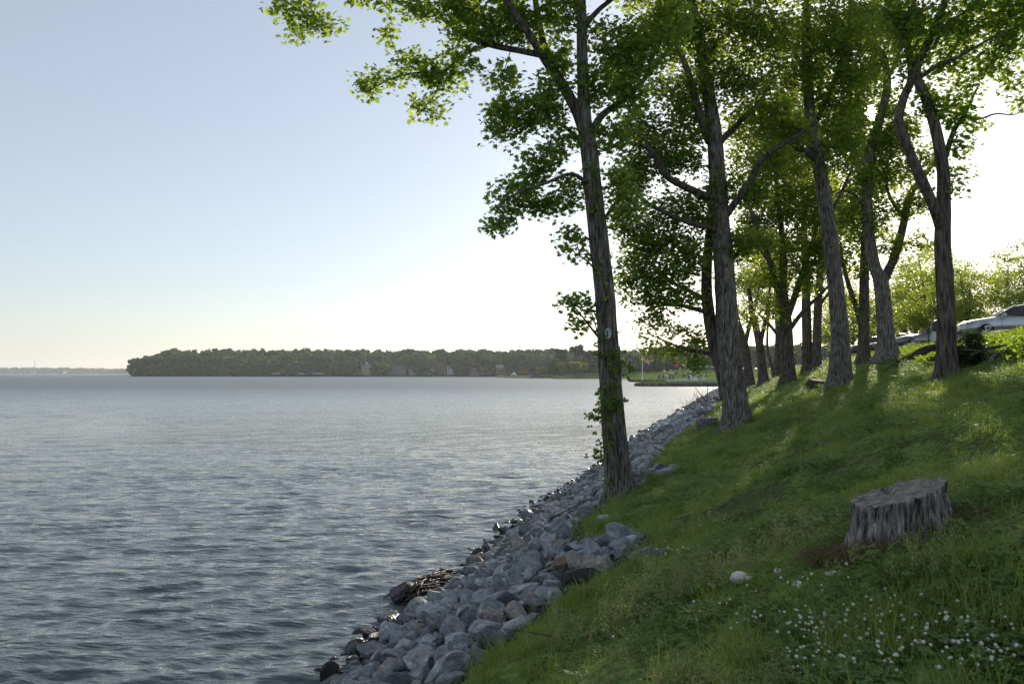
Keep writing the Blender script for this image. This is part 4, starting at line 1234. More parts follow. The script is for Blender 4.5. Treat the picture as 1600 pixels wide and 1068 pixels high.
# white lumps of stone lying in the lawn
M['white_stone'] = plain('white_stone', (.62, .58, .53), .85, noise=.18, scale=12, bump=.5)
for (px, py, w_, h_, lab, sd) in [(1155, 909, 26, 20, 'largest white stone lying in the lawn', 1), (1170, 905, 10, 8, 'small white stone just right of the largest white one', 2), (1216, 895, 12, 10, 'white stone farthest up the lawn, left of the stump foot', 3),
                                  (1248, 919, 20, 13, 'lumpy white stone midway between the largest one and the stump', 4), (1299, 899, 18, 10, 'flat white stone in the lawn closest to the stump', 5)]:
    p = ground_at(px, py + 4); k = p[1] / FPX
    g = np.random.default_rng(sd)
    V, Fc = ICO3; V = V.copy()
    for (c, r) in [((.45, .1, .2), .8), ((-.5, -.1, 0), .75), ((.05, -.4, .3), .7)]:
        d = np.linalg.norm(V - np.array(c), axis=1); V *= (1 + .22 * np.exp(-(d / r) ** 2 * 2))[:, None]
    V = V * (1 + .05 * np.array([mn.noise(Vector(q * 4) + Vector((sd, 0, 0))) for q in V]))[:, None]
    V = V * (1 + .16 * np.array([mn.noise(Vector(q * 1.6) + Vector((0, sd, 0))) for q in V]))[:, None]
    V = V / np.abs(V).max() * np.array([w_ * k / 2 * 1.1, w_ * k / 2 * .8, h_ * k * .55])
    o = bpy.data.objects.new('white_stone', np_mesh('white_stone', V, 3, M['white_stone'], True, Fc))
    o.location = (p[0], p[1], p[2] + h_ * k * .35 + .015); put(o, None, lab, 'stone', 'white stones in the lawn')

# white clover heads
def clovers():
    g = np.random.default_rng(12)
    V, Fc = ICO2; 
    vs = []; fs = []
    for i, p in enumerate(V):
        if p[2] < -.75: continue
        d = p / np.linalg.norm(p); u = np.cross(d, [0, 0, 1.0]) if abs(d[2]) < .95 else np.array([1.0, 0, 0]); u /= np.linalg.norm(u); w = np.cross(d, u)
        o = d * .55; t = d * 1.05 + np.array([0, 0, .12]); n0 = len(vs)
        vs += [o - u * .16, d * .85 - w * .12 + np.array([0, 0, .05]), t, d * .85 + w * .12, o + u * .16]; fs.append((n0, n0 + 1, n0 + 2, n0 + 3, n0 + 4))
    n0 = len(vs); V0, F0 = ico(1); vs += [v * .6 for v in V0]; fs += [tuple(int(i) + n0 for i in f) for f in F0]
    m, n, l, p = mat('clover_white'); p.inputs['Roughness'].default_value = .8
    gm = nd(n, "ShaderNodeTexCoord"); sx = nd(n, "ShaderNodeSeparateXYZ"); l.new(gm.outputs['Object'], sx.inputs[0])
    r = ramp(n, [(0, (.42, .34, .26)), (.45, (.66, .64, .58)), (1, (.80, .80, .78))])
    mr = nd(n, "ShaderNodeMapRange"); mr.inputs[1].default_value = -1; mr.inputs[2].default_value = .6; l.new(sx.outputs[2], mr.inputs[0]); l.new(mr.outputs[0], r.inputs[0])
    l.new(r.outputs[0], p.inputs['Base Color'])
    head = bpy.data.meshes.new('flower_head'); head.from_pydata([tuple(map(float, q)) for q in vs], [], fs); head.materials.append(m)
    st = MB().tube([(0, 0, 0), (.1, .05, .5), (.05, 0, 1)], [.014, .012, .010], 4, cap=False).mesh('stem', M['grass_tall'])
    spots = []
    for i in range(150): spots.append((1230 + 360 * g.random() ** 1.0, 985 + 83 * g.random()))
    for i in range(46): spots.append((1250 + g.normal(0, 45), 985 + g.normal(0, 22)))
    for i in range(16): spots.append((1330 + 110 * g.random(), 955 + 30 * g.random()))
    for i in range(22): spots.append((1062 + g.normal(0, 22), 864 - .0 + g.normal(0, 4)))
    for (x, y) in [(1222, 922), (1232, 927), (1255, 925), (1263, 912), (1270, 908), (1286, 925), (1322, 895), (1122, 950), (1131, 950), (1143, 950), (1108, 805), (1126, 807), (950, 985), (1010, 963), (1020, 962), (945, 996), (985, 1005), (935, 1008), (960, 1012), (1082, 955), (1173, 980), (1380, 945), (1500, 960), (1565, 955), (1090, 975)]:
        spots.append((x + g.normal(0, 3), y + g.normal(0, 2)))
    k = 0
    for (px, py) in spots:
        q = ground_at(px, py + 14, 2.0, 40)
        if q is None: continue
        hh = (.07 + .08 * g.random()); d_ = .0060 + .0045 * g.random()
        lb = 'beside the last rocks of the pile' if (px < 1115 and py < 885) else ('in the lawn beside the white stones' if (1115 <= px and py < 945) else ('in the thin scatter left of the clover patch' if px < 1190 else ('in the upper half of the clover patch' if py < 1020 else 'in the lower half of the clover patch')))
        root = empty('clover_flower', tuple(q), g.random() * 6.28, 'white clover flower ' + lb, 'flower', 'white clover flowers ' + lb)
        s_ = bpy.data.objects.new('stem', st); s_.scale = (.15, .15, hh); put(s_, root)
        h_ = bpy.data.objects.new('flower_head', head); h_.location = (.0075, 0, hh); h_.scale = (d_, d_, d_); h_.rotation_euler = (g.normal(0, .3), g.normal(0, .3), 0); put(h_, root)
        k += 1
    print('clovers', k)
clovers()

# fallen sticks
def stick(pts_px, r, label, dz=.03, mats='bark', twigs=0, name='fallen_branch'):
    pts = []
    for (px, py) in pts_px:
        p = ground_at(px, py); pts.append((p[0], p[1], p[2] + dz))
    P, rr = resample(pts, list(np.linspace(r, r * .4, len(pts))), .12)
    g = np.random.default_rng(int(pts_px[0][0])); P = P + g.normal(0, r * .35, P.shape)
    mb = MB().tube(P, rr, 7)
    for i in range(twigs):
        a = P[int(len(P) * g.random())]; d = g.normal(0, 1, 3); d[2] = abs(d[2]) * .4; L = .12 + .2 * g.random()
        mb.tube([a, a + d * L * .5, a + d * L + np.array([0, 0, -.02])], [r * .4, r * .3, r * .15], 4)
    mb.obj(name, M[mats], None, True, label=label, cat='branch')
stick([(896, 1006), (918, 1000), (936, 997)], .014, 'short dark stick lying in the foreground lawn', .025, 'bark_dark', 2)
stick([(1545, 572), (1562, 560), (1580, 552), (1602, 541)], .05, 'long fallen branch lying on the bank at the right edge', .10, 'bark', 3)
stick([(857, 838), (874, 828), (893, 819), (905, 812)], .022, 'forked dead branch on the rocks left of the lone grey rock', .30, 'bark', 6)
stick([(940, 812), (948, 800), (954, 792)], .02, 'thin root-like stick leading down from the leaning tree', .04, 'bark_dark', 2)
p_ = ground_at(1290, 602)
me_ = rock_mesh('dirt_clod', 77, 1, .7, .55, 'bark_dark', cuts=4)
o_ = bpy.data.objects.new('dirt_clod', me_); o_.scale = (.42, .42, .42); o_.location = (p_[0] - .25, p_[1], p_[2] + .05); put(o_, None, 'dark clod of earth left of the foot of the pale grey trunk', 'clod')

# bare dark mound between the forked tree and the tree at the right
def mound():
    m = plain('mound_soil', (.030, .026, .025), 1.0, noise=.35, scale=4, bump=.8)
    m.node_tree.nodes['Principled BSDF'].inputs['Specular IOR Level'].default_value = 0
    c = [ground_at(1384, 574), ground_at(1478, 538)]
    ys = np.linspace(26.5, 33.5, 70); ws = np.linspace(10.2, 14.8, 60)
    Yg, Wg = np.meshgrid(ys, ws, indexing='ij'); X = Wg + .258 * (Yg - 23.7)
    Z = hgt(X, Yg)
    u = (Yg - 30.2) / 3.0; v = (Wg - 12.55) / 2.1
    B = np.clip(1 - u * u - v * v, -.4, 1)
    nzv = np.array([mn.noise(Vector((a * 1.6, b * 1.6, 0))) * .5 + mn.noise(Vector((a * 5, b * 5, 3))) * .25 for a, b in zip(X.ravel(), Yg.ravel())]).reshape(X.shape)
    Z = Z + .34 * B + .10 * nzv * np.clip(B + .1, 0, 1) - .03
    V = np.stack([X, Yg, Z], -1).reshape(-1, 3); i = np.arange(X.size).reshape(X.shape)
    Fq = np.stack([i[:-1, :-1], i[:-1, 1:], i[1:, 1:], i[1:, :-1]], -1).reshape(-1, 4)
    put(bpy.data.objects.new('soil_mound', np_mesh('soil_mound', V, 4, m, True, Fq)), kind='structure')
mound()

# dark shrub at the foot of the tree at the right
def shrub(name, blobs_px, Y, base_px, label, n_per, size, m='leaf_shrub', seed=3, dens=1.0, cat='shrub', spread=.16):
    b = ground_at(*base_px)
    root = empty(name, tuple(b), 0, label, cat)
    g = np.random.default_rng(seed); A = []
    for (c, rr, n) in px_blobs(blobs_px, Y, dens, .9):
        d = g.normal(0, 1, (n, 3)); d /= np.linalg.norm(d, axis=1)[:, None]
        A.append(np.array(c) - b + d * (g.random(n) ** .4)[:, None] * np.array(rr))
    A = np.concatenate(A)
    zt = A[:, 2].max()
    st = np.array([(0, 0, z) for z in np.linspace(-.05, zt * .6, 6)])
    mb = MB()
    for (pts, w, rm) in twig_growth(st, np.full(6, .03), A, .2, seed): mb.tube(pts, [min(.022, .004 * x ** .42) for x in w], 4, cap=False)
    mb.obj('stems', M['bark_dark'], root, True)
    put(bpy.data.objects.new('foliage', leaf_mesh('foliage', A, n_per, spread, size, SH_SIMPLE, M[m], .4, seed=seed)), root, kind='stuff')
shrub('dark_shrub', [(1515, 560, 22, 26), (1528, 540, 18, 22), (1505, 580, 18, 16), (1535, 565, 14, 18), (1518, 528, 12, 12), (1500, 550, 10, 20)], 18.8, (1517, 590), 'dark evergreen shrub behind the foot of the tree at the right', 34, .055, dens=1.6)
shrub('leafy_sprout', [(1014, 850, 10, 10), (1022, 846, 8, 8)], 9.4, (1016, 862), 'broad-leaved green sprout growing beside the upright rock', 5, .10, 'ivy', 5, 1.0, 'plant', .06)
shrub('leafy_sprout', [(1014, 748, 9, 5), (1022, 746, 6, 4)], 16.4, (1016, 752), 'low green plant among the rocks right of the leaning tree', 8, .09, 'ivy', 6, 1.2, 'plant', .08)

# dead brush on the far rocks, driftwood on the water's edge
def brush():
    b = ground_at(1098, 640); g = np.random.default_rng(9)
    root = empty('dead_brush', tuple(b), 0, 'tangle of bare dead twigs on the rocks left of the broad tree', 'brush')
    mb = MB(); k = b[1] / FPX
    for i in range(130):
        x0 = g.normal(6, 16) * k; y0 = g.normal(0, .6); z0 = float(hgt(b[0] + x0, b[1] + y0)) - b[2]
        a = g.normal(1.6, .8); L = (10 + 26 * g.random()) * k
        p = np.array([x0, y0, z0]); pts = [p]
        for q in range(4):
            a += g.normal(0, .35); p = p + np.array([math.cos(a) * L / 4, g.normal(0, .12), abs(math.sin(a)) * L / 4]); pts.append(p)
        mb.tube(pts, [.022, .018, .013, .009, .005], 4, cap=False)
    mb.obj('twigs', M['bark'], root, kind='stuff')
    for i, q in enumerate([[(1086, 605), (1098, 621), (1112, 632)], [(1106, 604), (1105, 620), (1106, 634)]]):
        MB().tube([at(x, y, b[1]) - b for x, y in q][::-1], [.05, .035, .02], 5).obj('branch', M['bark'], root, True)
brush()
def drift():
    b = at(672, 916, 16.6); b[2] = .02
    root = empty('driftwood_heap', tuple(b), 0, 'brown heap of driftwood and weed washed up at the waterline', 'driftwood')
    g = np.random.default_rng(2); mb = MB()
    d = (at(700, 898, 17.6) - at(640, 930, 15.7)); d[2] = 0; L = np.linalg.norm(d); d /= L; s_ = np.array([-d[1], d[0], 0])
    for i in range(190):
        t = (g.random() - .5) * L * .95; w_ = g.normal(0, .16); a = g.normal(0, .35); q = .12 + .3 * g.random()
        dd = d * math.cos(a) + s_ * math.sin(a); c = d * t + s_ * w_ + np.array([0, 0, .05 + .22 * math.exp(-(w_ / .2) ** 2) * g.random()])
        mb.tube([c - dd * q, c + np.array([0, 0, .02]), c + dd * q], [.008, .02, .008], 5)
    mb.obj('sticks', plain('wet_wood', (.06, .045, .032), .6, noise=.5, scale=6), root, True, kind='stuff')
    MB().tube([d * L * .55 + np.array([0, 0, .1]), np.array([0, 0, .12]), -d * L * .3 + np.array([0, 0, .08])], [.06, .09, .07], 9, fn=lambda i, a, p: 1 + .2 * math.sin(3 * a)).obj('log', M['bark_dark'], root, True)
    me = rock_mesh('rock', 909, 1, .9, .8, 'rock_black'); o = bpy.data.objects.new('rock', me); o.scale = (.3, .3, .3); q = at(630, 930, 16.0); o.location = (q[0], q[1], .08)
    put(o, None, 'black rock at the waterline at the lower end of the driftwood', 'rock', 'riprap rocks of the bank')
drift()

# ================================================================== THE ROAD SIDE: cars, bin, kerb stops, posts
M['tyre'] = plain('tyre', (.02, .02, .021), .8)
M['rim'] = plain('rim', (.55, .56, .58), .3, .9)
M['glass_dark'] = plain('car_glass', (.02, .025, .028), .04, 0, noise=.02); 
M['trim'] = plain('dark_trim', (.025, .025, .027), .5)
M['lamp'] = plain('headlight_lens', (.35, .37, .40), .08, .3, noise=.05)
M['rear_lamp'] = plain('rear_lens', (.30, .02, .02), .15)
def glassmat():
    m, n, l, p = mat('car_window')
    p.inputs['Base Color'].default_value = (.05, .06, .065, 1); p.inputs['Roughness'].default_value = .03
    p.inputs['Alpha'].default_value = .62
    return m
M['glass'] = glassmat()
def car(loc, head, paint, label, sc_=1.0, tall=1.0):
    """sedan; its nose points along +x before turning"""
    root = empty('parked_car', loc, head, label, 'car', 'cars parked along the road')
    Z = lambda z: z * sc_ * tall
    # lower body as rings along the length: x, half width, sill z, shoulder z, crown z (centre line)
    st = [(2.36, .62, .36, .56, .60), (2.30, .74, .26, .62, .68), (2.10, .84, .21, .70, .76), (1.75, .89, .19, .77, .84), (1.30, .91, .18, .83, .91), (.95, .91, .18, .88, .96), (.5, .91, .18, .90, .97), (-.3, .91, .18, .92, .98), (-1.1, .91, .18, .93, .99), (-1.6, .90, .19, .93, 1.0), (-1.95, .87, .22, .91, .985), (-2.2, .80, .27, .86, .94), (-2.32, .68, .36, .76, .82)]
    NR = 14; vs = []; fs = []
    for (x, w, zs, zh, zc) in st:
        prof = [(-.86 * w, zs), (-.97 * w, zs + .10), (-w, (zs + zh) * .52), (-.985 * w, zh - .10), (-.94 * w, zh - .02), (-.84 * w, zh + .02), (-.45 * w, zc - .012), (0, zc)]
        prof = prof + [(-a, b) for a, b in prof[-2::-1]]
        for (a, b) in prof: vs.append((x * sc_, a * sc_, Z(b)))
    NR = 15
    for i in range(len(st) - 1):
        for k in range(NR - 1): fs.append((i * NR + k, i * NR + k + 1, i * NR + NR + k + 1, i * NR + NR + k))
        fs.append((i * NR + NR - 1, i * NR, i * NR + NR, i * NR + NR + NR - 1))
    fs.append(tuple(range(NR))[::-1]); fs.append(tuple((len(st) - 1) * NR + k for k in range(NR)))
    body = MB().add(vs, fs).obj('body', paint, root, True, sharp=50)
    # greenhouse: roof skin with pillars, panes between
    zb = .94
    A = dict(ws_b=(1.05, .80), ws_t=(.22, .60), rw_t=(-.95, .58), rw_b=(-1.72, .78))
    def pt(x, y, z): return (x * sc_, y * sc_, Z(z))
    roof = []
    for (x, w, z) in [(.30, .60, 1.375), (.05, .62, 1.415), (-.35, .63, 1.43), (-.75, .62, 1.41), (-1.02, .59, 1.36)]:
        for y in (-1, -.9, -.5, 0, .5, .9, 1): roof.append(pt(x, y * w, z - .035 * abs(y) ** 4))
    rf = [(i * 7 + k, i * 7 + k + 1, i * 7 + 8 + k, i * 7 + 7 + k) for i in range(4) for k in range(6)]
    n0 = len(roof); roof += [(x, y, z - .05 * sc_) for (x, y, z) in roof]
    rf2 = rf + [tuple(n0 + k for k in f[::-1]) for f in rf]
    for k in range(6): rf2 += [(k + 1, k, n0 + k, n0 + k + 1), (28 + k, 28 + k + 1, n0 + 29 + k, n0 + 28 + k)]
    for i in range(4): rf2 += [(i * 7, i * 7 + 7, n0 + i * 7 + 7, n0 + i * 7), (i * 7 + 13, i * 7 + 6, n0 + i * 7 + 6, n0 + i * 7 + 13)]
    MB().add(roof, rf2).obj('roof', paint, root, True, sharp=50)
    def pane(q, name, th=.012, m='glass'):
        q = [Vector(pt(*a)) for a in q]; nrm = (q[1] - q[0]).cross(q[2] - q[0]).normalized() * th
        v = q + [a - nrm for a in q]; n = len(q)
        f = [tuple(range(n)), tuple(range(2 * n - 1, n - 1, -1))] + [(k, n + k, n + (k + 1) % n, (k + 1) % n) for k in range(n)]
        return MB().add(v, f).obj(name, M[m], root)
    pane([(1.02, -.76, .95), (1.02, .76, .95), (.30, .57, 1.365), (.30, -.57, 1.365)], 'windscreen')
    pane([(-1.66, .72, .985), (-1.66, -.72, .985), (-1.02, -.55, 1.35), (-1.02, .55, 1.35)], 'rear_window')
    for s_ in (-1, 1):
        a = [(.86, s_ * .83, .955), (-.30, s_ * .84, .965), (-.30, s_ * .635, 1.375), (.22, s_ * .62, 1.345)]
        b = [(-.40, s_ * .84, .965), (-1.30, s_ * .825, .985), (-1.02, s_ * .62, 1.32), (-.40, s_ * .635, 1.375)]
        pane(a if s_ < 0 else a[::-1], 'side_window'); pane(b if s_ < 0 else b[::-1], 'side_window')
        for (q0, q1, r) in [((1.06, .83, .93), (.27, .605, 1.375), .030), ((-.35, .85, .95), (-.35, .635, 1.39), .034), ((-1.42, .835, .96), (-1.02, .60, 1.36), .05), ((-1.75, .78, .96), (-1.02, .58, 1.37), .04)]:
            MB().tube([pt(q0[0], s_ * q0[1], q0[2]), pt((q0[0] + q1[0]) / 2, s_ * ((q0[1] + q1[1]) / 2 + .01), (q0[2] + q1[2]) / 2 + .015), pt(q1[0], s_ * q1[1], q1[2])], [r * sc_] * 3, 6).obj('pillar', paint, root, True)
        # lights, mirror, handles, door seams
        MB().add([pt(2.30, s_ * .50, .66), pt(2.12, s_ * .79, .69), pt(1.82, s_ * .885, .75), pt(1.84, s_ * .895, .66), pt(2.12, s_ * .83, .57), pt(2.33, s_ * .56, .56)], [(0, 1, 2, 3, 4, 5) if s_ < 0 else (5, 4, 3, 2, 1, 0)]).obj('headlight', M['lamp'], root)
        MB().add([pt(-2.30, s_ * .55, .80), pt(-2.05, s_ * .87, .86), pt(-2.0, s_ * .89, .76), pt(-2.3, s_ * .62, .70)], [(0, 1, 2, 3), (3, 2, 1, 0)]).obj('tail_light', M['rear_lamp'], root)
        MB().box(pt(.78, s_ * 1.0, .98), (.14 * sc_, .20 * sc_, .13 * sc_), 0, 0, .85, .03).obj('wing_mirror', paint, root, True, sharp=40)
        for x in (-.15, -1.15): MB().box(pt(x, s_ * .915, .80), (.17 * sc_, .03, .03), 0, 0, 1, .008).obj('door_handle', M['trim'], root)
        for x in (.86, -.35, -1.28): MB().box(pt(x, s_ * .905, .56), (.012, .016, .62 * sc_)).obj('door_seam', M['trim'], root)
        for x in (1.42, -1.42):
            wl_ = empty('wheel_hub', (0, 0, 0)) if False else None
            ty = MB().lathe([(.20, -.10), (.30, -.11), (.325, -.07), (.325, .07), (.30, .11), (.20, .10)], 24, (x * sc_, s_ * .80 * sc_, .325), axis='y').obj('wheel', M['tyre'], root, True, sharp=40)
            rm = MB()
            rm.lathe([(.205, -.085), (.215, .085), (.19, .10), (.17, .06)], 20, (x * sc_, s_ * .80 * sc_, .325), axis='y')
            for k in range(5):
                a_ = k * 1.2566; rm.tube([(x * sc_, s_ * .90 * sc_, .325), (x * sc_ + .2 * math.cos(a_), s_ * .89 * sc_, .325 + .2 * math.sin(a_))], [.035, .028], 5)
            rm.obj('rim', M['rim'], ty, True, sharp=40)
            ar = MB()
            aa = [math.pi * k / 14 for k in range(-1, 16)]
            ar.tube([(x * sc_ + .365 * math.cos(a_), s_ * .885 * sc_, .325 + .375 * math.sin(a_)) for a_ in aa], [.014] * len(aa), 5)
            ar.obj('wheel_arch', M['trim'], root, True)
    MB().box(pt(2.30, 0, .47), (.09, 1.0 * sc_, .13 * sc_), 0, 0, 1, .03).obj('grille', M['trim'], root)
    MB().box(pt(2.33, 0, .30), (.12, 1.3 * sc_, .10 * sc_), 0, 0, 1, .03).obj('bumper', M['trim'], root, True)
    MB().box(pt(0, 0, .30), (3.9 * sc_, 1.5 * sc_, .16)).obj('underbody', M['trim'], root)
    for y in (-.36, .36):
        MB().box(pt(.05, y, .72), (.5, .48, .3), bev=.06).box(pt(-.2, y, 1.0), (.14, .46, .56), bev=.05).box(pt(-.2, y, 1.27), (.1, .26, .14), bev=.04).obj('seat', M['trim'], root)
    return root
def paintmat(name, c, met=.5, rough=.28): return plain(name, c, rough, met, noise=.03, scale=3, coat=1.0)
HEAD = math.atan2(.30, -.954)
def car_at(px_front, w_front, paint, label, sc_=1.0, tall=1.0, head=HEAD):
    r = (px_front - 800) / FPX
    # depth where the sight line to the nose meets the row of parked noses
    Y = (w_front - 6.1) / (r - .258)
    x = r * Y; c = np.array([x, Y]) - 2.35 * sc_ * np.array([math.cos(head), math.sin(head)])
    return car((c[0], c[1], float(hgt(c[0], c[1]))), head, paint, label, sc_, tall)
car_at(1497, 15.1, paintmat('paint_silver', (.42, .44, .47), .75), 'silver sedan nosed up to the kerb stops at the right edge')
car_at(1397, 15.1, paintmat('paint_grey', (.16, .16, .17), .7), 'dark grey car parked between the forked tree and the domed bin')
car_at(1357, 15.1, paintmat('paint_red', (.10, .025, .025), .3), 'dark red car seen between two trunks left of the forked tree')
car_at(1322, 15.3, paintmat('paint_black', (.05, .055, .06), .4), 'black high-nosed car farthest along the row', 1.02, 1.28)

def domed_bin():
    r = (1468 - 800) / FPX; Y = (14.9 - 6.1) / (r - .258); x = r * Y
    root = empty('litter_bin', (x, Y, float(hgt(x, Y))), 0, 'litter bin with a dark domed top and pale body by the kerb', 'bin')
    MB().lathe([(.27, 0), (.30, .03), (.31, .55), (.30, .58)], 20).obj('bin_body', plain('bin_white', (.62, .64, .66), .5, noise=.1), root, True, sharp=40)
    MB().lathe([(.335, .56), (.345, .60), (.345, .80), (.32, .90), (.26, 1.0), (.16, 1.07), (.03, 1.10)], 20).obj('bin_dome', plain('bin_dark', (.035, .04, .045), .35), root, True, sharp=40)
    MB().box((0, -.335, .72), (.34, .05, .17), bev=.015).obj('bin_flap', plain('bin_flap', (.015, .015, .016), .5), root)
    r = (1451 - 800) / FPX; Y = (14.85 - 6.1) / (r - .258); x = r * Y
    MB().tube([(x, Y, float(hgt(x, Y)) - .1), (x, Y, float(hgt(x, Y)) + .85)], [.035, .035], 8).lathe([(.05, 0), (.05, .04), (.0, .06)], 8, (x, Y, float(hgt(x, Y)) + .84)).obj('marker_post', M['trim'], None, label='thin dark post standing left of the domed bin', cat='post')
domed_bin()
def kerb_stop(px, w, L, label):
    r = (px - 800) / FPX; Y = (w - 6.1) / (r - .258); x = r * Y
    a = math.atan2(1, .258)
    mb = MB(); zs = [(-.16, 0), (-.15, .10), (-.09, .17), (.09, .17), (.15, .10), (.16, 0)]
    vs = []; segs = 9
    for i in range(segs):
        t = (i / (segs - 1) - .5) * L; k = 1 if 0 < i < segs - 1 else .8
        for (u, z) in zs: vs.append((t, u * k, z * k))
    fs = [(i * 6 + k, i * 6 + k + 1, i * 6 + 7 + k, i * 6 + 6 + k) for i in range(segs - 1) for k in range(5)] + [(5, 4, 3, 2, 1, 0), tuple((segs - 1) * 6 + k for k in range(6))]
    o = mb.add(vs, fs).obj('kerb_stop', plain('kerb_concrete', (.11, .095, .085), .9, noise=.3, scale=6, bump=.5), None, label=label, cat='kerb stop', group='kerb stops in front of the cars')
    o.location = (x, Y, float(hgt(x, Y)) - .01); o.rotation_euler = (0, 0, a)
kerb_stop(1563, 14.85, 1.9, 'dark kerb stop in front of the silver sedan wheel')
kerb_stop(1500, 14.85, 1.9, 'dark kerb stop hidden mostly behind the shrub')
kerb_stop(1418, 14.85, 1.9, 'kerb stop in front of the dark grey car')

def utility_pole():
    Y = 92; b = at(1408, 520, Y); b[2] = float(hgt(b[0], b[1]))
    t = at(1408, 488, Y)
    root = empty('lamp_post', tuple(b), 0, 'slim grey post in front of the bright trees, above the grey car', 'post')
    h = t[2] - b[2]
    MB().lathe([(.16, 0), (.15, .4), (.11, .5), (.09, h)], 10).obj('pole', plain('galvanised', (.30, .33, .36), .45, .6), root, True, sharp=40)
    MB().box((0, 0, h + .06), (.5, .22, .14), bev=.04).obj('lamp_head', plain('lamp_grey', (.28, .3, .32), .5), root)
utility_pole()

# ================================================================== ACROSS THE WATER
def far_crown(seed, rx, rz, h0, nl, leaf, m, lumps=22, pine=False, lumpr=.36, low=False):
    """crown of a distant tree: lumps of leaf faces round a ragged core; origin at the foot"""
    g = np.random.default_rng(seed)
    d = g.normal(0, 1, (lumps, 3)); d /= np.linalg.norm(d, axis=1)[:, None]
    d[:, 2] = d[:, 2] if low else np.abs(d[:, 2]) * 1.15 - .35
    q = (.45 + .5 * g.random(lumps))[:, None]
    C = d * q * np.array([rx, rx, rz]) + np.array([0, 0, h0 + rz])
    if pine:
        C = np.stack([g.normal(0, rx * .4, lumps), g.normal(0, rx * .4, lumps), h0 + 2 * rz * g.random(lumps)], -1)
    P = np.repeat(C, nl, 0); n = len(P)
    o = g.normal(0, 1, (n, 3)); o /= np.linalg.norm(o, axis=1)[:, None]
    lr = np.repeat(rx * lumpr * (.7 + .6 * g.random(lumps)), nl)
    P = P + o * (lr * g.random(n) ** .3)[:, None] * np.array([1, 1, .75])
    N = o + g.normal(0, .45, (n, 3)); N /= np.linalg.norm(N, axis=1)[:, None]
    T = g.normal(0, 1, (n, 3)); T -= (T * N).sum(1)[:, None] * N; T /= np.linalg.norm(T, axis=1)[:, None]
    B = np.cross(N, T); s_ = leaf * (.6 + .8 * g.random(n))
    sh = np.array([(-.5, -.4), (.5, -.5), (.6, .4), (-.35, .55)])
    V = P[:, None] + s_[:, None, None] * (sh[None, :, 0, None] * B[:, None] + sh[None, :, 1, None] * T[:, None])
    return np_mesh('crown', V.reshape(-1, 3), 4, m)
def far_trunk(seed, h, r):
    g = np.random.default_rng(seed)
    return MB().tube([(0, 0, -1), (g.normal(0, .1), g.normal(0, .1), h * .4), (g.normal(0, .3), g.normal(0, .3), h)], [r * 1.2, r * .9, r * .4], 6).mesh('trunk', M['bark_dark'])
M['far_green'] = leafmat('far_green', (.022, .06, .022), (.055, .115, .034), (.10, .19, .04), .22, .8, True)
M['far_bright'] = leafmat('far_bright', (.085, .13, .03), (.15, .19, .045), (.34, .38, .05), .38, .8, True)
M['far_dark'] = leafmat('far_dark', (.018, .03, .016), (.035, .05, .022), (.05, .07, .02), .15, .8, True)
M['far_rust'] = leafmat('far_rust', (.12, .085, .03), (.19, .14, .045), (.25, .18, .04), .3, .8, True)

CR = [far_crown(500 + i, 5.6, 6.4, .6, 36, 1.15, M['far_green'], 32, low=True) for i in range(5)]
CRB = [far_crown(520 + i, 5.2, 5.2, 1.6, 40, .85, M['far_bright'], 24) for i in range(3)]
CRP = [far_crown(540 + i, 4.0, 3.2, 11, 34, .75, M['far_dark'], 24, True) for i in range(2)]
CRD = [far_crown(550 + i, 5.0, 5.4, .4, 36, 1.0, M['far_dark'], 32, low=True) for i in range(2)]
CRR = far_crown(560, 2.6, 2.6, 1.2, 34, .6, M['far_rust'], 16)
CRS = far_crown(561, 2.6, 2.2, .2, 34, .6, M['far_dark'], 16)
def land(name, px0, px1, shore, depth, prof, hill, color, npx=90, nv=26, skirt=True):
    """strip of ground across the water: shore(px) gives the distance of its edge, prof(v)*hill(px) its height"""
    P = np.linspace(px0, px1, npx); Vv = np.concatenate([[-14, -2, 0, 1.0], np.linspace(3, depth, nv)])
    vs = np.zeros((len(Vv), npx, 3))
    for j, p in enumerate(P):
        d0 = shore(p)
        for i, v in enumerate(Vv):
            Y = d0 + v; z = -2 if v < -5 else (-.5 if v < 0 else (.02 if v == 0 else prof(v) * hill(p) + .5))
            vs[i, j] = ((p - 800) / FPX * Y, Y, z + (.12 * math.sin(p * .7 + v * .2) if v > 2 else 0))
    i = np.arange(len(Vv) * npx).reshape(len(Vv), npx)
    Fq = np.stack([i[:-1, :-1], i[:-1, 1:], i[1:, 1:], i[1:, :-1]], -1).reshape(-1, 4)
    o = bpy.data.objects.new(name, np_mesh(name, vs.reshape(-1, 3), 4, color, True, Fq))
    return put(o, kind='structure')
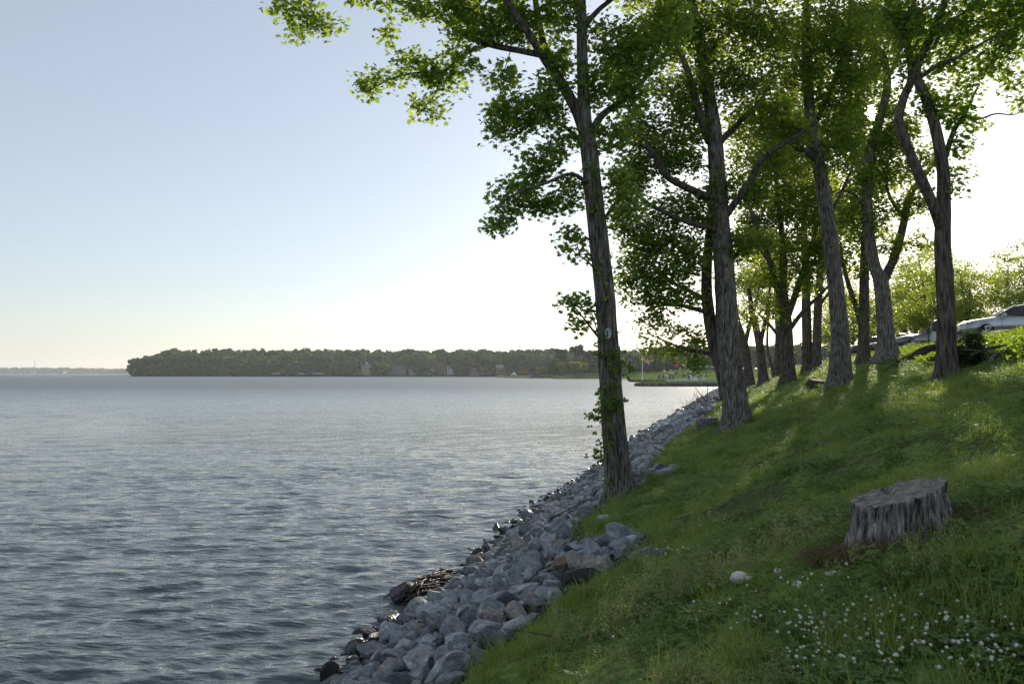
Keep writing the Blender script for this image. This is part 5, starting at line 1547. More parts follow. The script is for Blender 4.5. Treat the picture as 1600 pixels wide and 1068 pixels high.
def grassy(name, c1, c2, scale=.12):
    m, n, l, p = mat(name)
    t = nd(n, "ShaderNodeTexCoord"); a = nd(n, "ShaderNodeTexNoise"); a.inputs['Scale'].default_value = scale; a.inputs['Detail'].default_value = 8
    l.new(t.outputs['Object'], a.inputs['Vector']); r = ramp(n, [(.35, c1), (.65, c2)]); l.new(a.outputs['Fac'], r.inputs[0])
    gm = nd(n, "ShaderNodeNewGeometry"); sx = nd(n, "ShaderNodeSeparateXYZ"); l.new(gm.outputs['Position'], sx.inputs[0])
    mr = nd(n, "ShaderNodeMapRange"); mr.inputs[1].default_value = .55; mr.inputs[2].default_value = .95; l.new(sx.outputs[2], mr.inputs[0])
    mx = nd(n, "ShaderNodeMix", data_type='RGBA'); l.new(mr.outputs[0], mx.inputs[0]); mx.inputs[6].default_value = (.10, .09, .08, 1); l.new(r.outputs[0], mx.inputs[7])
    l.new(mx.outputs[2], p.inputs['Base Color']); p.inputs['Roughness'].default_value = 1.0; p.inputs['Specular IOR Level'].default_value = 0
    b = nd(n, "ShaderNodeBump"); b.inputs['Strength'].default_value = .5; b.inputs['Distance'].default_value = .3; l.new(a.outputs['Fac'], b.inputs['Height']); l.new(b.outputs[0], p.inputs['Normal'])
    return m
M['lawn'] = grassy('park_lawn', (.07, .12, .025), (.13, .18, .045)); M['wood_floor'] = grassy('wood_floor', (.03, .04, .018), (.06, .07, .03), .05)
sm = lambda t: max(0, min(1, t)) ** 2 * (3 - 2 * max(0, min(1, t)))
# headland
HS = lambda p: float(np.interp(p, [205, 215, 250, 400, 600, 760, 870, 1000], [1085, 1030, 1000, 990, 965, 930, 860, 830]))
HH = lambda p: float(np.interp(p, [205, 214, 240, 262, 300, 420, 600, 800, 900, 1000], [0, 1.2, 7, 13, 14, 13, 12, 11, 9, 7]))
HP = lambda v: sm(v / 130)
land('headland', 205, 1010, HS, 420, HP, HH, M['wood_floor'])
def wood():
    g = np.random.default_rng(31); P = []; S = []; I = []; Ro = []
    houses_px = [(573, 12), (625, 18), (645, 9), (692, 16), (706, 8), (742, 10), (786, 13), (536, 8)]
    for t in range(2400):
        p = 207 + 800 * g.random(); v = 3 + 300 * g.random() ** 1.5
        if v < 60 and any(abs(p - q) < w_ for q, w_ in houses_px): continue
        if p > 690 and v < 14: continue
        if p < 225 and v > 130: continue
        Y = HS(p) + v; z = HP(v) * HH(p) + .2
        s_ = (.75 + .95 * g.random() ** 1.6)
        if v < 25: s_ *= .72
        P.append(((p - 800) / FPX * Y, Y, z)); S.append(s_); Ro.append((0, 0, g.random() * 6.28)); I.append(int(g.integers(5)) if g.random() > .13 else 5 + int(g.integers(2)))
    scatter('headland_wood', np.array(P), np.array(Ro), np.array(S), np.array(I), CR + CRB[:2], kind='stuff')
wood()
def far_tree(px, Y, z, crown, h, s_, label, name='far_tree', group='trees across the water', sx=1.0):
    root = empty(name, ((px - 800) / FPX * Y, Y, z), random.random() * 6.28, label, 'tree', group)
    root.scale = (s_ * sx, s_ * sx, s_)
    t = bpy.data.objects.new('trunk', far_trunk(int(px), h, .28)); put(t, root)
    c = bpy.data.objects.new('crown', crown); put(c, root, kind='stuff')
    return root
# distinct front trees of the headland
for (px, v, s_, k, lab) in [(352, 4, .9, 1, 'pale green round tree at the waterside of the headland, front left of the gap'), (365, 6, .8, 0, 'smaller pale tree right beside the round one on the headland shore'),
                            (547, 22, .8, 2, 'pale tree left of the cream house on the headland'), (597, 18, .75, 0, 'light tree right of the cream house on the headland'), (640, 30, .75, 1, 'yellow-green tree between the dark gabled houses'),
                            (673, 30, .95, 2, 'tall pale tree between the houses on the headland'), (720, 24, .8, 0, 'light tree right of the white gabled house'), (757, 18, 1.0, 1, 'large pale crown at the right end of the headland houses')]:
    far_tree(px, HS(px) + v, HP(v) * HH(px) + .3, CRB[k], 7, s_, lab, group=None)
# wooded point with the boathouse
PS = lambda p: float(np.interp(p, [780, 800, 818, 860, 866, 900, 985, 1030], [760, 735, 725, 712, 640, 622, 610, 605]))
PH_ = lambda p: float(np.interp(p, [780, 820, 870, 920, 1000, 1030], [.5, 1.0, 2.2, 3.5, 5, 5]))
PP = lambda v: sm(v / 90)
land('wooded_point', 778, 1030, PS, 190, PP, PH_, M['lawn'], 110, 20)
def pz(px, v): return PP(v) * PH_(px) + .5
for (px, v, me, s_, sx, lab) in [
    (822, 22, CRR, .95, 1.0, 'small rust-coloured bush standing left of the boathouse'),
    (846, 20, CRB[0], .78, 1.0, 'round green tree right behind the boathouse'),
    (861, 26, CRS, 1.25, 1.2, 'dark rounded bush between the boathouse tree and the bright trees'),
    (876, 40, CRB[1], 1.05, .9, 'pale green tree under the dark pine on the point'),
    (884, 16, CRB[2], .9, .9, 'bright yellow-green tree at the front of the point'),
    (897, 24, CRB[0], 1.1, .85, 'tallest bright green tree on the point'),
    (910, 40, CRB[1], 1.0, .9, 'green tree just left of the leaning tree trunk, on the point'),
    (878, 66, CRP[0], 1.12, 1.15, 'dark spreading pine above the bright trees on the point'),
    (905, 60, CRP[1], 1.25, 1.5, 'tallest dark pine on the point, left of the leaning trunk'),
    (922, 70, CRP[0], 1.0, 1.3, 'dark pine close to the left side of the leaning trunk'),
    (938, 70, CR[0], 1.05, 1.0, 'far green tree behind the leaning trunk'),
    (965, 80, CRP[1], 1.15, 1.2, 'dark pine just right of the leaning trunk'),
    (972, 70, CRB[2], .95, 1.0, 'pale tree right of the leaning trunk, behind the lawn'),
    (988, 80, CR[1], 1.05, 1.0, 'green tree behind the lawn, left of the white flagpole'),
    (1003, 82, CR[2], 1.1, 1.0, 'green tree standing directly behind the white flagpole'),
    (1016, 84, CR[3], 1.15, 1.0, 'dark green tree just right of the white flagpole')]:
    far_tree(px, PS(px) + v, pz(px, v), me, 9 if me not in CRP else 14, s_, lab, group=None, sx=sx)
def point_wood():
    g = np.random.default_rng(13); P = []; S = []; I = []; Ro = []
    for t in range(150):
        p = 868 + 155 * g.random(); v = 95 + 90 * g.random(); Y = PS(p) + v
        P.append(((p - 800) / FPX * Y, Y, pz(p, v))); S.append(.85 + .4 * g.random()); Ro.append((0, 0, g.random() * 6.28)); I.append(int(g.integers(5)))
    scatter('point_wood', np.array(P), np.array(Ro), np.array(S), np.array(I), CR, kind='stuff')
point_wood()
# park lawn behind the sea wall
QS = lambda p: float(np.interp(p, [984, 990, 1000, 1400], [412, 402, 398, 396]))
QH = lambda p: float(np.interp(p, [984, 1000, 1060, 1120, 1400], [1.2, 3.4, 5.4, 6.0, 6.0]))
QP = lambda v: .16 * sm(v / 6) + .84 * sm((v - 12) / 100)
land('park_lawn', 984, 1420, QS, 300, QP, QH, M['lawn'], 130, 30)
def qz(px, v): return QP(v) * QH(px) + .5
for i, (px, v, me, s_, sx, lab) in enumerate([
    (1030, 150, CRD[0], 1.05, 1.1, 'dark tree at the top of the park lawn, right of the first flag'), (1046, 150, CRD[1], 1.25, 1.0, 'tallest dark tree behind the park lawn'), (1058, 155, CR[1], 1.2, 1.0, 'dark green tree behind the red flag'),
    (1069, 130, CRB[0], .95, 1.0, 'pale green tree on the lawn right of the red flag'), (1082, 160, CRD[0], .85, 1.2, 'dark low tree right of the pale one on the lawn'), (1096, 140, CRB[2], .95, 1.0, 'bright tree above the white-topped wall'),
    (1108, 150, CRB[1], 1.05, 1.0, 'bright tree at the right end of the white-topped wall'), (1120, 150, CR[4], 1.1, 1.0, 'green tree nearest the broad tree trunk, behind the lawn'), (1040, 120, CR[2], .8, 1.0, 'green tree in front of the tallest dark one')]):
    far_tree(px, QS(px) + v, qz(px, v), me, 7, s_, lab, group=None, sx=sx)
def park_wood():
    g = np.random.default_rng(14); P = []; S = []; I = []; Ro = []
    for t in range(170):
        p = 1020 + 390 * g.random(); v = 170 + 120 * g.random(); Y = QS(p) + v
        P.append(((p - 800) / FPX * Y, Y, qz(p, v))); S.append(.9 + .5 * g.random()); Ro.append((0, 0, g.random() * 6.28)); I.append(int(g.integers(8)))
    scatter('park_wood', np.array(P), np.array(Ro), np.array(S), np.array(I), CR + CRB, kind='stuff')
park_wood()
# low grassy spit in front
ZS = lambda p: float(np.interp(p, [992, 1000, 1020, 1200], [281, 271, 268, 266]))
land('grass_spit', 992, 1240, ZS, 26, lambda v: sm(v / 4) * (1 - .4 * sm((v - 14) / 10)), lambda p: float(np.interp(p, [992, 1002, 1030], [.1, .75, .95])), M['lawn'], 100, 14)
def spit_stones():
    g = np.random.default_rng(15); P = []; S = []; Ro = []
    for t in range(700):
        p = 992 + 150 * g.random(); Y = ZS(p) + g.normal(.8, .8); P.append(((p - 800) / FPX * Y, Y, .1 + .5 * g.random())); S.append(.3 + .35 * g.random()); Ro.append(tuple(g.random(3) * 6.28))
    for t in range(500):
        p = 986 + 70 * g.random(); Y = QS(p) + g.normal(.8, .9); P.append(((p - 800) / FPX * Y, Y, .1 + .6 * g.random())); S.append(.35 + .4 * g.random()); Ro.append(tuple(g.random(3) * 6.28))
    scatter('spit_stones', np.array(P), np.array(Ro), np.array(S), g.integers(0, 6, len(P)), RKS, kind='stuff')
spit_stones()

M['white_paint'] = plain('white_paint', (.72, .73, .74), .5, noise=.06); M['dark_wood'] = plain('dark_wood', (.045, .04, .038), .8); M['concrete'] = plain('concrete', (.36, .36, .35), .85)
def q_at(px, v): 
    Y = QS(px) + v; return ((px - 800) / FPX * Y, Y, qz(px, v))
# sea wall and white dock
def seawall():
    mb = MB(); pts = [((p - 800) / FPX * (QS(p) - 1.2), QS(p) - 1.2) for p in np.linspace(1040, 1180, 8)]
    for a, b in zip(pts[:-1], pts[1:]):
        c = ((a[0] + b[0]) / 2, (a[1] + b[1]) / 2, .1); L = math.hypot(b[0] - a[0], b[1] - a[1]); mb.box(c, (L, .6, 2.2), math.atan2(b[1] - a[1], b[0] - a[0]))
    mb.obj('sea_wall', M['concrete'], None, label='low grey sea wall along the foot of the park lawn', cat='wall')
    x0, x1 = (1043 - 800) / FPX * 394, (1081 - 800) / FPX * 394
    root = empty('white_dock', ((x0 + x1) / 2, 392, 0), 0, 'long flat pale dock along the sea wall below the red flag', 'dock')
    MB().box((0, 0, .55), (x1 - x0, 3.2, 1.1), bev=.08).obj('hull', plain('dock_paint', (.55, .60, .66), .5, noise=.1), root)
    MB().box((0, 0, 1.16), (x1 - x0 + .3, 3.4, .12)).obj('deck', M['white_paint'], root)
    MB().box(((x1 - x0) / 2 + 1.0, -.3, 1.0), (1.4, 2.6, 2.0), bev=.1).obj('end_block', M['white_paint'], root)
    for (px, lab) in [(1047, 'dark barrel at the left end of the white dock'), (1052, 'dark barrel second from the left on the white dock'), (1076.5, 'dark barrel at the right end of the white dock')]:
        MB().lathe([(.40, 0), (.44, .1), (.44, 1.5), (.36, 1.65), (.05, 1.7)], 12).obj('barrel', M['dark_wood'], None, True, sharp=40, loc=((px - 800) / FPX * 392, 392, 1.22), label=lab, cat='barrel', group='barrels on the white dock')
    MB().box((0, 0, 1.1), (.9, .5, 2.2), bev=.08).obj('white_box', M['white_paint'], None, loc=((1078.5 - 800) / FPX * 392.4, 392.8, 1.22), label='white upright box at the right end of the dock', cat='box')
    for px, lab in [(1099.5, 'white post on the sea wall, nearer the dock'), (1120.5, 'white post on the sea wall next to the broad tree')]:
        MB().lathe([(.22, 0), (.22, 2.0), (.28, 2.05), (.28, 2.2), (.02, 2.35)], 10).obj('white_post', M['white_paint'], None, True, sharp=40, loc=((px - 800) / FPX * 394.8, 394.8, 1.19), label=lab, cat='post', group='white posts on the sea wall')
seawall()
for i, px in enumerate([1014, 1020, 1027, 1033]):
    MB().lathe([(.13, -1), (.13, 1.4), (.02, 1.45)], 8).obj('mooring_post', M['dark_wood'], None, loc=((px - 800) / FPX * (QS(px) + 1.2), QS(px) + 1.2, .5), label='%s short dark mooring post left of the white dock' % ['farthest left', 'second', 'third', 'nearest'][i], cat='post', group='mooring posts on the bank')
# flags
def flag_mesh(name, w_, h_, mats, fn, parent, loc, droop=.9, seed=1):
    nx, ny = 26, 13; vs = []; fs = []; mi = []
    for j in range(ny + 1):
        for i in range(nx + 1):
            u, v = i / nx, j / ny
            x = w_ * u * .72; z = -h_ * v - droop * w_ * u ** 1.3 * .75
            vs.append((x, .16 * h_ * math.sin(u * 7 + v * 1.5 + seed) * u, z))
    mb = MB(); mb.v = vs
    for j in range(ny):
        for i in range(nx):
            a = j * (nx + 1) + i; mb.f.append((a, a + 1, a + nx + 2, a + nx + 1)); mb.m.append(fn(i / nx, j, ny))
    n0 = len(vs); mb.v = vs + [(x, y + .02, z) for (x, y, z) in vs]
    for f, m_ in list(zip(mb.f, mb.m)): mb.f.append(tuple(q + n0 for q in f[::-1])); mb.m.append(m_)
    return mb.obj(name, mats, parent, True, loc=loc)
def flags():
    b = q_at(1003.5, 16); h = at(1003.5, 541, b[1])[2] - b[2]
    root = empty('flagpole', b, 0, 'tall white flagpole with the striped flag, on the point of the lawn', 'flagpole')
    MB().lathe([(.55, -.3), (.55, .3), (.2, .35), (.17, .4), (.16, h * .6), (.09, h)], 12).lathe([(.02, h), (.2, h + .15), (.02, h + .36)], 10).obj('pole', M['white_paint'], root, True, sharp=40)
    zt = at(1009, 559.5, b[1])[2] - b[2]
    MB().tube([(0, 0, zt - .9), (2.0, 0, zt + .55)], [.05, .03], 6).obj('gaff', M['white_paint'], root, True)
    red, white, blue = plain('flag_red', (.55, .06, .07), .8), plain('flag_white', (.75, .74, .74), .8), plain('flag_blue', (.05, .07, .22), .8)
    f = flag_mesh('flag', 3.3, 1.75, [red, white, blue], lambda u, j, ny: 2 if (u < .4 and j < 7) else (j % 2), root, (1.0, 0, zt + .15), .62)
    st = MB()
    for r in range(5):
        for c in range(6): 
            u, v = .03 + .37 * c / 5.6, (.04 + .48 * r / 5.0)
            x = 3.3 * u * .72; z = -1.75 * v - .62 * 3.3 * u ** 1.3 * .75; y = .16 * 1.75 * math.sin(u * 7 + v * 1.5 + 1) * u - .012
            q = []
            for k in range(10):
                a = k * .6283 + 1.57; rr = .045 if k % 2 == 0 else .018
                q.append((x + rr * math.cos(a), y, z + rr * math.sin(a)))
            st.add(q, [tuple(range(10))])
    st.obj('stars', white, f)
    b = q_at(1061, 24); h = at(1061, 565, b[1])[2] - b[2]
    root = empty('flagpole', b, 0, 'dark flagpole with the red flag, behind the white dock', 'flagpole')
    MB().lathe([(.3, -.3), (.3, .2), (.13, .3), (.07, h)], 10).lathe([(.02, h), (.12, h + .1), (.02, h + .22)], 8).obj('pole', plain('pole_dark', (.06, .06, .06), .5), root, True, sharp=40)
    o = flag_mesh('flag', 2.5, 1.3, [plain('flag_scarlet', (.62, .03, .03), .8)], lambda u, j, ny: 0, root, (0, 0, h - .1), .75, 2); o.rotation_euler = (0, 0, math.pi)
flags()
# hedges, low wall with pale caps, bins on the lawn
def hedge(px0, v0, px1, v1, r, label, seed):
    a, b = np.array(q_at(px0, v0)), np.array(q_at(px1, v1)); g = np.random.default_rng(seed)
    root = empty('hedge', tuple(a), 0, label, 'hedge', 'hedges on the park lawn')
    n = int(np.linalg.norm(b - a) / .5)
    C = np.array([(b - a) * t + np.array([0, 0, r * .6]) + g.normal(0, r * .25, 3) for t in np.linspace(0, 1, n)])
    put(bpy.data.objects.new('foliage', leaf_mesh('foliage', C, 26, r, .30, SH_QUAD, M['leaf_shrub'], .2, seed=seed)), root, kind='stuff')
    mb = MB()
    for t in np.linspace(.05, .95, 8): p = (b - a) * t; mb.tube([p - np.array([0, 0, .3]), p + np.array([0, 0, r * .7])], [.06, .04], 5)
    mb.obj('stems', M['bark_dark'], root)
hedge(1036, 30, 1058, 64, .75, 'dark hedge running up the lawn left of the red flag', 1)
hedge(1067, 34, 1083, 70, .8, 'dark hedge running up the lawn right of the red flag', 2)
hedge(1083, 78, 1128, 70, .9, 'long dark hedge below the white-capped wall', 3)
def capped_wall():
    a, b = np.array(q_at(1083, 90)), np.array(q_at(1132, 84)); d = b - a; L = float(np.linalg.norm(d[:2])); rz = math.atan2(d[1], d[0])
    root = empty('park_wall', tuple((a + b) / 2), rz, 'dark wall with a row of pale blocks on top, at the head of the lawn', 'wall')
    MB().box((0, 0, .6), (L, .5, 1.8)).obj('wall_body', plain('wall_dark', (.08, .07, .065), .9), root)
    for i, t in enumerate(np.linspace(-.46, .46, 13)): MB().box((L * t, -.06, 1.80), (.95, .6, .6), bev=.06).obj('cap_block', M['white_paint'], root)
capped_wall()
for (px, v, h, r, lab) in [(1030, 26, 2.0, .42, 'dark upright bin alone on the park lawn'), (1036.5, 28, 1.9, .5, 'dark reddish stand at the foot of the left hedge')]:
    MB().lathe([(r, -.1), (r * 1.08, .1), (r, h * .75), (r * .8, h * .95), (.05, h)], 10).obj('lawn_bin', M['dark_wood'] if px < 1032 else plain('rust_brown', (.12, .05, .04), .8), None, True, sharp=40, loc=q_at(px, v), label=lab, cat='bin')
# pale memorial stones beside the hedges
for i, (px, v, lab) in enumerate([(1040, 33, 'pale block low beside the left hedge'), (1049, 52, 'pale bench-like block beside the top of the left hedge'), (1079, 58, 'pale block beside the right hedge')]):
    q = q_at(px, v); MB().box((0, 0, .75), (2.0, .7, .16), bev=.04).box((-.7, 0, .3), (.25, .55, .9)).box((.7, 0, .3), (.25, .55, .9)).box((0, .32, 1.1), (2.0, .12, .5), bev=.03).obj('park_bench', M['white_paint'], None, loc=(q[0], q[1] - 1.4, q[2]), label=lab, cat='bench', group='pale benches on the park lawn')

# boathouse on the point, docks, white pavilion, boat
def boathouse():
    Y = 672; x0 = (835 - 800) / FPX * Y
    root = empty('boathouse', (x0, Y, 0), 0, 'boathouse with a dark hipped roof on stilts over the water', 'boathouse')
    for sx in (-3.7, -1.2, 1.2, 3.7):
        for sy in (-2.4, 2.4): MB().tube([(sx, sy, -1.5), (sx, sy, 3.6)], [.17, .15], 7).obj('stilt', M['dark_wood'], root)
    MB().box((0, 0, .75), (8.4, 5.8, .25)).obj('deck', plain('deck_wood', (.14, .12, .10), .8), root)
    MB().box((.4, 0, 2.1), (5.6, 4.2, 2.4)).obj('wall', plain('boathouse_wall', (.17, .20, .21), .8), root)
    for x in (-1.2, .6, 2.2): MB().box((x, -2.12, 2.2), (.9, .06, 1.0)).obj('window', M['glass_dark'], root)
    a = [(-4.6, -3.3, 3.3), (4.6, -3.3, 3.3), (4.6, 3.3, 3.3), (-4.6, 3.3, 3.3), (-1.6, 0, 5.4), (1.6, 0, 5.4)]
    MB().add(a, [(0, 1, 5, 4), (1, 2, 5), (2, 3, 4, 5), (3, 0, 4), (3, 2, 1, 0)]).obj('roof', plain('roof_dark', (.05, .042, .04), .8), root)
    mb = MB(); xa, xb = (800 - 800) / FPX * 690, (829 - 800) / FPX * 690
    mb.box(((xa + xb) / 2, 690, .7), (xb - xa, 1.6, .22))
    for t in np.linspace(xa, xb, 7): mb.tube([(t, 689.4, -1.2), (t, 689.4, .7)], [.12, .12], 6)
    mb.obj('dock', M['dark_wood'], None, label='long low dock running left from the boathouse', cat='dock')
    for px, lab in [(842.5, 'lone piling right of the boathouse'), (849, 'lone piling farther right of the boathouse')]:
        MB().lathe([(.2, -1.5), (.2, 1.5), (.02, 1.55)], 8).obj('piling', M['dark_wood'], None, loc=((px - 800) / FPX * 668, 668, 0), label=lab, cat='piling', group='pilings by the boathouse')
    Y = 720; x = (803 - 800) / FPX * Y
    root = empty('pavilion', (x, Y, .4), 0, 'small pavilion with a white pyramid roof left of the boathouse', 'pavilion')
    for sx in (-1.8, 1.8):
        for sy in (-1.8, 1.8): MB().tube([(sx, sy, -1), (sx, sy, 2.3)], [.12, .12], 6).obj('post', M['white_paint'], root)
    MB().add([(-2.6, -2.6, 2.2), (2.6, -2.6, 2.2), (2.6, 2.6, 2.2), (-2.6, 2.6, 2.2), (0, 0, 4.6)], [(0, 1, 4), (1, 2, 4), (2, 3, 4), (3, 0, 4), (3, 2, 1, 0)]).obj('roof', M['white_paint'], root)
    MB().box((0, 0, .3), (4.4, 4.4, .3)).obj('deck', M['dark_wood'], root)
    Y = 800; x = (784 - 800) / FPX * Y
    root = empty('white_boat', (x, Y, 0), R(4), 'long low white boat moored left of the pavilion', 'boat')
    hs = []; 
    for (t, w_) in [(-6.5, 1.1), (-5, 1.3), (0, 1.4), (4, 1.1), (6, .45), (6.8, .04)]: hs += [(t, -w_, .95), (t, -w_ * .7, -.2), (t, w_ * .7, -.2), (t, w_, .95)]
    fs = [(i * 4 + k, i * 4 + k + 1, i * 4 + k + 5, i * 4 + k + 4)[::-1] for i in range(5) for k in range(3)] + [(i * 4 + 3, i * 4, i * 4 + 4, i * 4 + 7)[::-1] for i in range(5)] + [(0, 1, 2, 3), (23, 22, 21, 20)]
    MB().add(hs, fs).obj('hull', M['white_paint'], root)
    MB().box((-.5, 0, 1.35), (3.4, 1.6, .8), 0, 0, .8, .1).obj('cabin', M['white_paint'], root)
    MB().box((.2, -.78, 1.4), (1.6, .06, .3)).obj('window', M['glass_dark'], root)
boathouse()

def house(px, v, w_, d_, h_, rh, wall, roof, label, storeys=2, hip=False, cupola=False, gable_front=False):
    Y = HS(px) + v; z = HP(v) * HH(px) + .4
    root = empty('house', ((px - 800) / FPX * Y, Y, z), R(random.uniform(-12, 12)), label, 'house')
    MB().box((0, 0, h_ / 2 - 1), (w_, d_, h_ + 2)).obj('wall', wall, root)
    o = .5; a, b = w_ / 2 + o, d_ / 2 + o
    if hip: v_ = [(-a, -b, h_), (a, -b, h_), (a, b, h_), (-a, b, h_), (-a * .35, 0, h_ + rh), (a * .35, 0, h_ + rh)]; f_ = [(0, 1, 5, 4), (1, 2, 5), (2, 3, 4, 5), (3, 0, 4), (3, 2, 1, 0)]
    elif gable_front: v_ = [(-a, -b, h_), (a, -b, h_), (a, b, h_), (-a, b, h_), (0, -b, h_ + rh), (0, b, h_ + rh)]; f_ = [(0, 1, 4), (1, 2, 5, 4), (2, 3, 5), (3, 0, 4, 5), (3, 2, 1, 0)]
    else: v_ = [(-a, -b, h_), (a, -b, h_), (a, b, h_), (-a, b, h_), (-a, 0, h_ + rh), (a, 0, h_ + rh)]; f_ = [(0, 1, 5, 4), (1, 2, 5), (2, 3, 4, 5), (3, 0, 4), (3, 2, 1, 0)]
    rf = MB().add(v_, f_).obj('roof', roof, root)
    if cupola: MB().box((0, 0, h_ + rh + .3), (1.6, 1.6, 1.6)).add([(-1, -1, h_ + rh + 1.1), (1, -1, h_ + rh + 1.1), (1, 1, h_ + rh + 1.1), (-1, 1, h_ + rh + 1.1), (0, 0, h_ + rh + 2.2)], [(0, 1, 4), (1, 2, 4), (2, 3, 4), (3, 0, 4)]).obj('cupola', M['white_paint'], rf)
    else: MB().box((w_ * .28, .5, h_ + rh * .8), (.9, .9, rh * 1.1)).obj('chimney', plain('brick_chimney', (.14, .07, .05), .9), rf)
    n = max(2, int(w_ / 3.2))
    for s_ in range(storeys):
        for i in range(n):
            x = (i + .5) / n * w_ - w_ / 2; zc = (s_ + .55) * h_ / storeys
            f = MB().box((x, -d_ / 2 - .03, zc), (1.3, .12, 1.5)).obj('window', M['white_paint'], root)
            MB().box((x, -d_ / 2 - .10, zc), (1.05, .04, 1.25)).obj('pane', M['glass_dark'], f)
    return root
cream, brick, slate, greyw = plain('cream_wall', (.42, .40, .34), .8), plain('brick_wall', (.16, .085, .065), .9), plain('slate_roof', (.07, .07, .075), .8), plain('grey_wall', (.22, .22, .22), .8)
house(573, 26, 10, 8, 9.5, 3, cream, plain('blue_roof', (.16, .18, .2), .7), 'cream three-storey house with a hipped roof and cupola on the headland', 3, True, True)
house(536, 34, 10, 8, 5, 2.6, greyw, slate, 'small grey house half hidden in trees left of the cream house')
house(622, 30, 20, 10, 6.5, 4.2, greyw, slate, 'long dark house with a broad roof right of the cream house')
house(647, 28, 11, 9, 6.5, 3.5, plain('tan_wall', (.26, .22, .17), .8), slate, 'tan house beside the broad dark-roofed house')
house(686, 34, 17, 10, 7.5, 5, brick, slate, 'large red-brown brick house with a steep roof on the headland', 2, False, False, True)
house(705, 40, 8, 9, 8, 4, M['white_paint'], slate, 'white gabled house right of the brick house', 2, False, False, True)
house(742, 26, 11, 8, 5.5, 2.6, greyw, slate, 'low grey house near the right end of the headland')
house(786, 30, 14, 9, 7.5, 3.2, plain('brown_wall', (.13, .10, .085), .85), plain('pale_roof', (.26, .26, .27), .7), 'brown house with a pale roof behind the moored boat')
for i, (px, w_, lab) in enumerate([(432, 8, 'pale-roofed boat shed at the far left of the headland shore'), (471, 7, 'small boat shed second from the left on the headland shore'), (497, 11, 'widest pale-roofed boat shed on the headland shore'), (560, 8, 'dark boat shed below the cream house'), (645, 8, 'boat shed below the tan house'), (670, 9, 'boat shed below the brick house'), (757, 12, 'dark boat shed at the right end of the headland houses')]):
    Y = HS(px) - 6; root = empty('boat_shed', ((px - 800) / FPX * Y, Y, 0), 0, lab, 'boat shed', 'boat sheds along the headland')
    for sx in (-.46, .46):
        for sy in (-2.5, 2.5): MB().tube([(sx * w_, sy, -1.5), (sx * w_, sy, 2.9)], [.16, .16], 6).obj('post', M['dark_wood'], root)
    MB().box((0, 0, .7), (w_, 6, .25)).obj('deck', M['dark_wood'], root)
    MB().add([(-w_ * .56, -3.4, 2.8), (w_ * .56, -3.4, 2.8), (w_ * .56, 3.4, 2.8), (-w_ * .56, 3.4, 2.8), (-w_ * .5, 0, 4.0), (w_ * .5, 0, 4.0)], [(0, 1, 5, 4), (1, 2, 5), (2, 3, 4, 5), (3, 0, 4), (3, 2, 1, 0)]).obj('roof', plain('shed_roof', (.28, .29, .30), .6) if i in (0, 1, 2) else slate, root)

# the far shore on the horizon at the left
FS = lambda p: 4300.0
FH = lambda p: float(np.interp(p, [-900, -100, 30, 100, 160, 215, 330], [9, 9, 8, 8, 4, 3, 2]))
land('far_shore', -1100, 420, FS, 300, lambda v: sm(v / 120), FH, M['wood_floor'], 80, 8)
def far_wood():
    g = np.random.default_rng(41); P = []; S = []; I = []; Ro = []
    for t in range(2600):
        p = -1000 + 1330 * g.random(); v = 6 + 220 * g.random(); Y = 4300 + v
        P.append(((p - 800) / FPX * Y, Y, sm(v / 120) * FH(p))); S.append(1.2 + .7 * g.random()); Ro.append((0, 0, g.random() * 6.28)); I.append(int(g.integers(5)))
    scatter('far_shore_wood', np.array(P), np.array(Ro), np.array(S), np.array(I), CR, kind='stuff')
far_wood()
def mast():
    Y = 4330; b = at(54, 582, Y); b[2] = 4; h = at(54, 562, Y)[2] - 4
    root = empty('radio_mast', tuple(b), 0, 'thin lattice mast on the far shore at the left', 'mast')
    mb = MB()
    for k in range(3):
        a = k * 2.094; mb.tube([(3.0 * math.cos(a), 3.0 * math.sin(a), 0), (.5 * math.cos(a), .5 * math.sin(a), h)], [.45, .3], 5)
    for j in range(9):
        t0, t1_ = j / 9, (j + 1) / 9
        for k in range(3):
            a, a2 = k * 2.094, (k + 1) * 2.094; r0, r1 = 3 - 2.5 * t0, 3 - 2.5 * t1_
            mb.tube([(r0 * math.cos(a), r0 * math.sin(a), h * t0), (r1 * math.cos(a2), r1 * math.sin(a2), h * t1_)], [.2, .2], 4)
    mb.obj('lattice', plain('mast_steel', (.25, .25, .26), .6), root)
    for px, w_, c, lab in [(102, 16, M['white_paint'], 'white building at the water on the far shore'), (53, 22, cream, 'cream building below the mast on the far shore')]:
        r_ = empty('shore_building', ((px - 800) / FPX * 4292, 4292, .5), 0, lab, 'building')
        MB().box((0, 0, 4), (w_, 12, 9)).obj('wall', c, r_); MB().add([(-w_ * .55, -7, 8.5), (w_ * .55, -7, 8.5), (w_ * .55, 7, 8.5), (-w_ * .55, 7, 8.5), (0, 0, 12)], [(0, 1, 4), (1, 2, 4), (2, 3, 4), (3, 0, 4), (3, 2, 1, 0)]).obj('roof', c, r_)
mast()

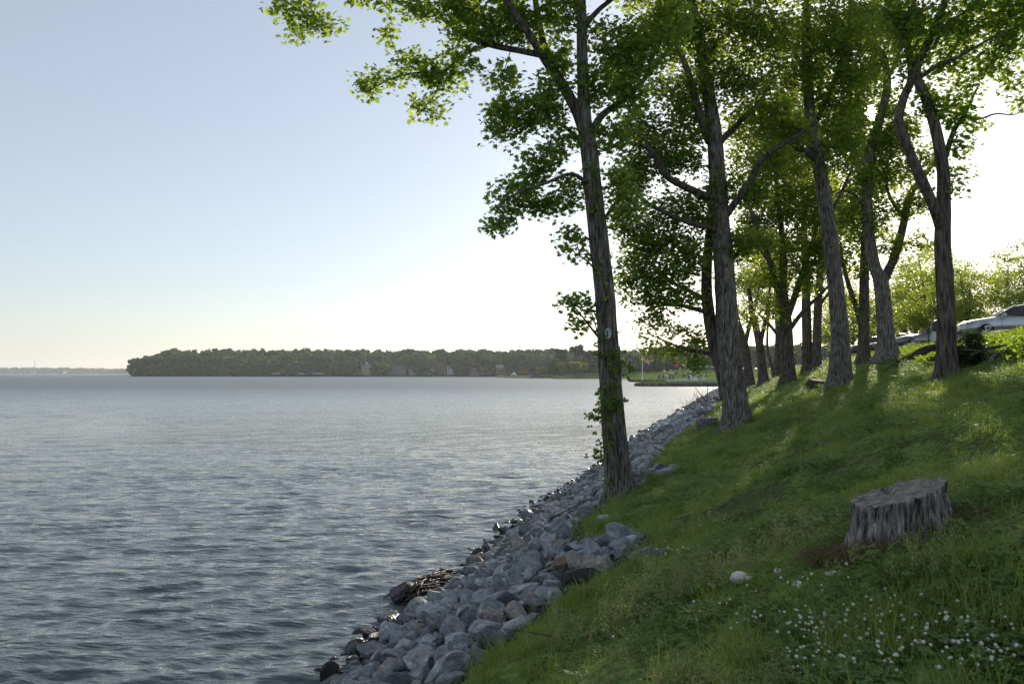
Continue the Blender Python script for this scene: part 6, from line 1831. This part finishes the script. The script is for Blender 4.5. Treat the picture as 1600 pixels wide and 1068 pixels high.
# trees beyond the road, at the right
def road_trees():
    protos = []
    for i in range(4):
        g = np.random.default_rng(700 + i); H_ = 9.5 + 2 * g.random()
        tr = [((0, 0, -.4), .26), ((.1, .1, 1.4), .2), ((.2 * g.normal(), .2 * g.normal(), H_ * .5), .14), ((.4 * g.normal(), .4 * g.normal(), H_ * .9), .05)]
        limbs = [([q[0] for q in tr], [q[1] for q in tr])]
        for k in range(6):
            a = k * 1.05 + g.random(); z0 = 1.8 + .5 * k; L = 2.6 + g.random() * 1.2
            limbs.append(([(.05, .05, z0), (L * .5 * math.cos(a), L * .5 * math.sin(a), z0 + 1.4), (L * math.cos(a), L * math.sin(a), z0 + 2.8)], [.09, .06, .025]))
        blobs = [((0, 0, H_ * .62), (3.2, 3.2, H_ * .36), 150), ((1.5 * g.normal(), 1.5 * g.normal(), 4.0), (2.4, 2.4, 1.4), 60)]
        protos.append((limbs, blobs, H_))
    made = []
    labels = ['bright tree right of the forked tree, beyond the road', 'tall rounded tree behind the dark grey car', 'spreading tree directly above the silver sedan windscreen', 'bright tree at the right edge behind the silver sedan', 'tall tree at the right edge of the photo beyond the road', 'low bright tree between the trunks left of the forked tree', 'hazy tree behind the thin side stem', 'hazy tree showing right of the pale leaning trunk', 'bright leafy tree at the end of the row of cars', 'small bright tree behind the domed bin', 'tree behind the lamp post', 'pale tree just left of the tree at the right']
    for i, (px, Y, s_) in enumerate([(1415, 84, .92), (1450, 78, .85), (1515, 64, .68), (1575, 70, .74), (1612, 66, .85), (1335, 130, 1.1), (1305, 150, 1.2), (1322, 118, 1.0), (1368, 125, .9), (1470, 60, .62), (1428, 100, 1.0), (1490, 86, .78)]):
        x = (px - 800) / FPX * Y; z = float(hgt(x, Y))
        if i < 4:
            limbs, blobs, H_ = protos[i]; off = np.array([x, Y, z])
            t = make_tree('roadside_tree', (x, Y, z), [([np.array(p) + off for p in P], rr) for P, rr in limbs], [(np.array(c) + off, r, n) for c, r, n in blobs], labels[i], M['bark_dark'], M['leaf_c'], Y, twig=.012, nl=34, lsize=.24, shape=SH_SIMPLE, spread=.8, step=.9, sides=10, seed=710 + i, hero=False, gap=1)
            t['group'] = 'trees beyond the road'; made.append(t)
        else:
            t = copy_tree(made[i % 4]); t['label'] = labels[i]; t.location = (x, Y, z); t.rotation_euler = (0, 0, i * 1.7)
        t.scale = (s_, s_, s_)
road_trees()
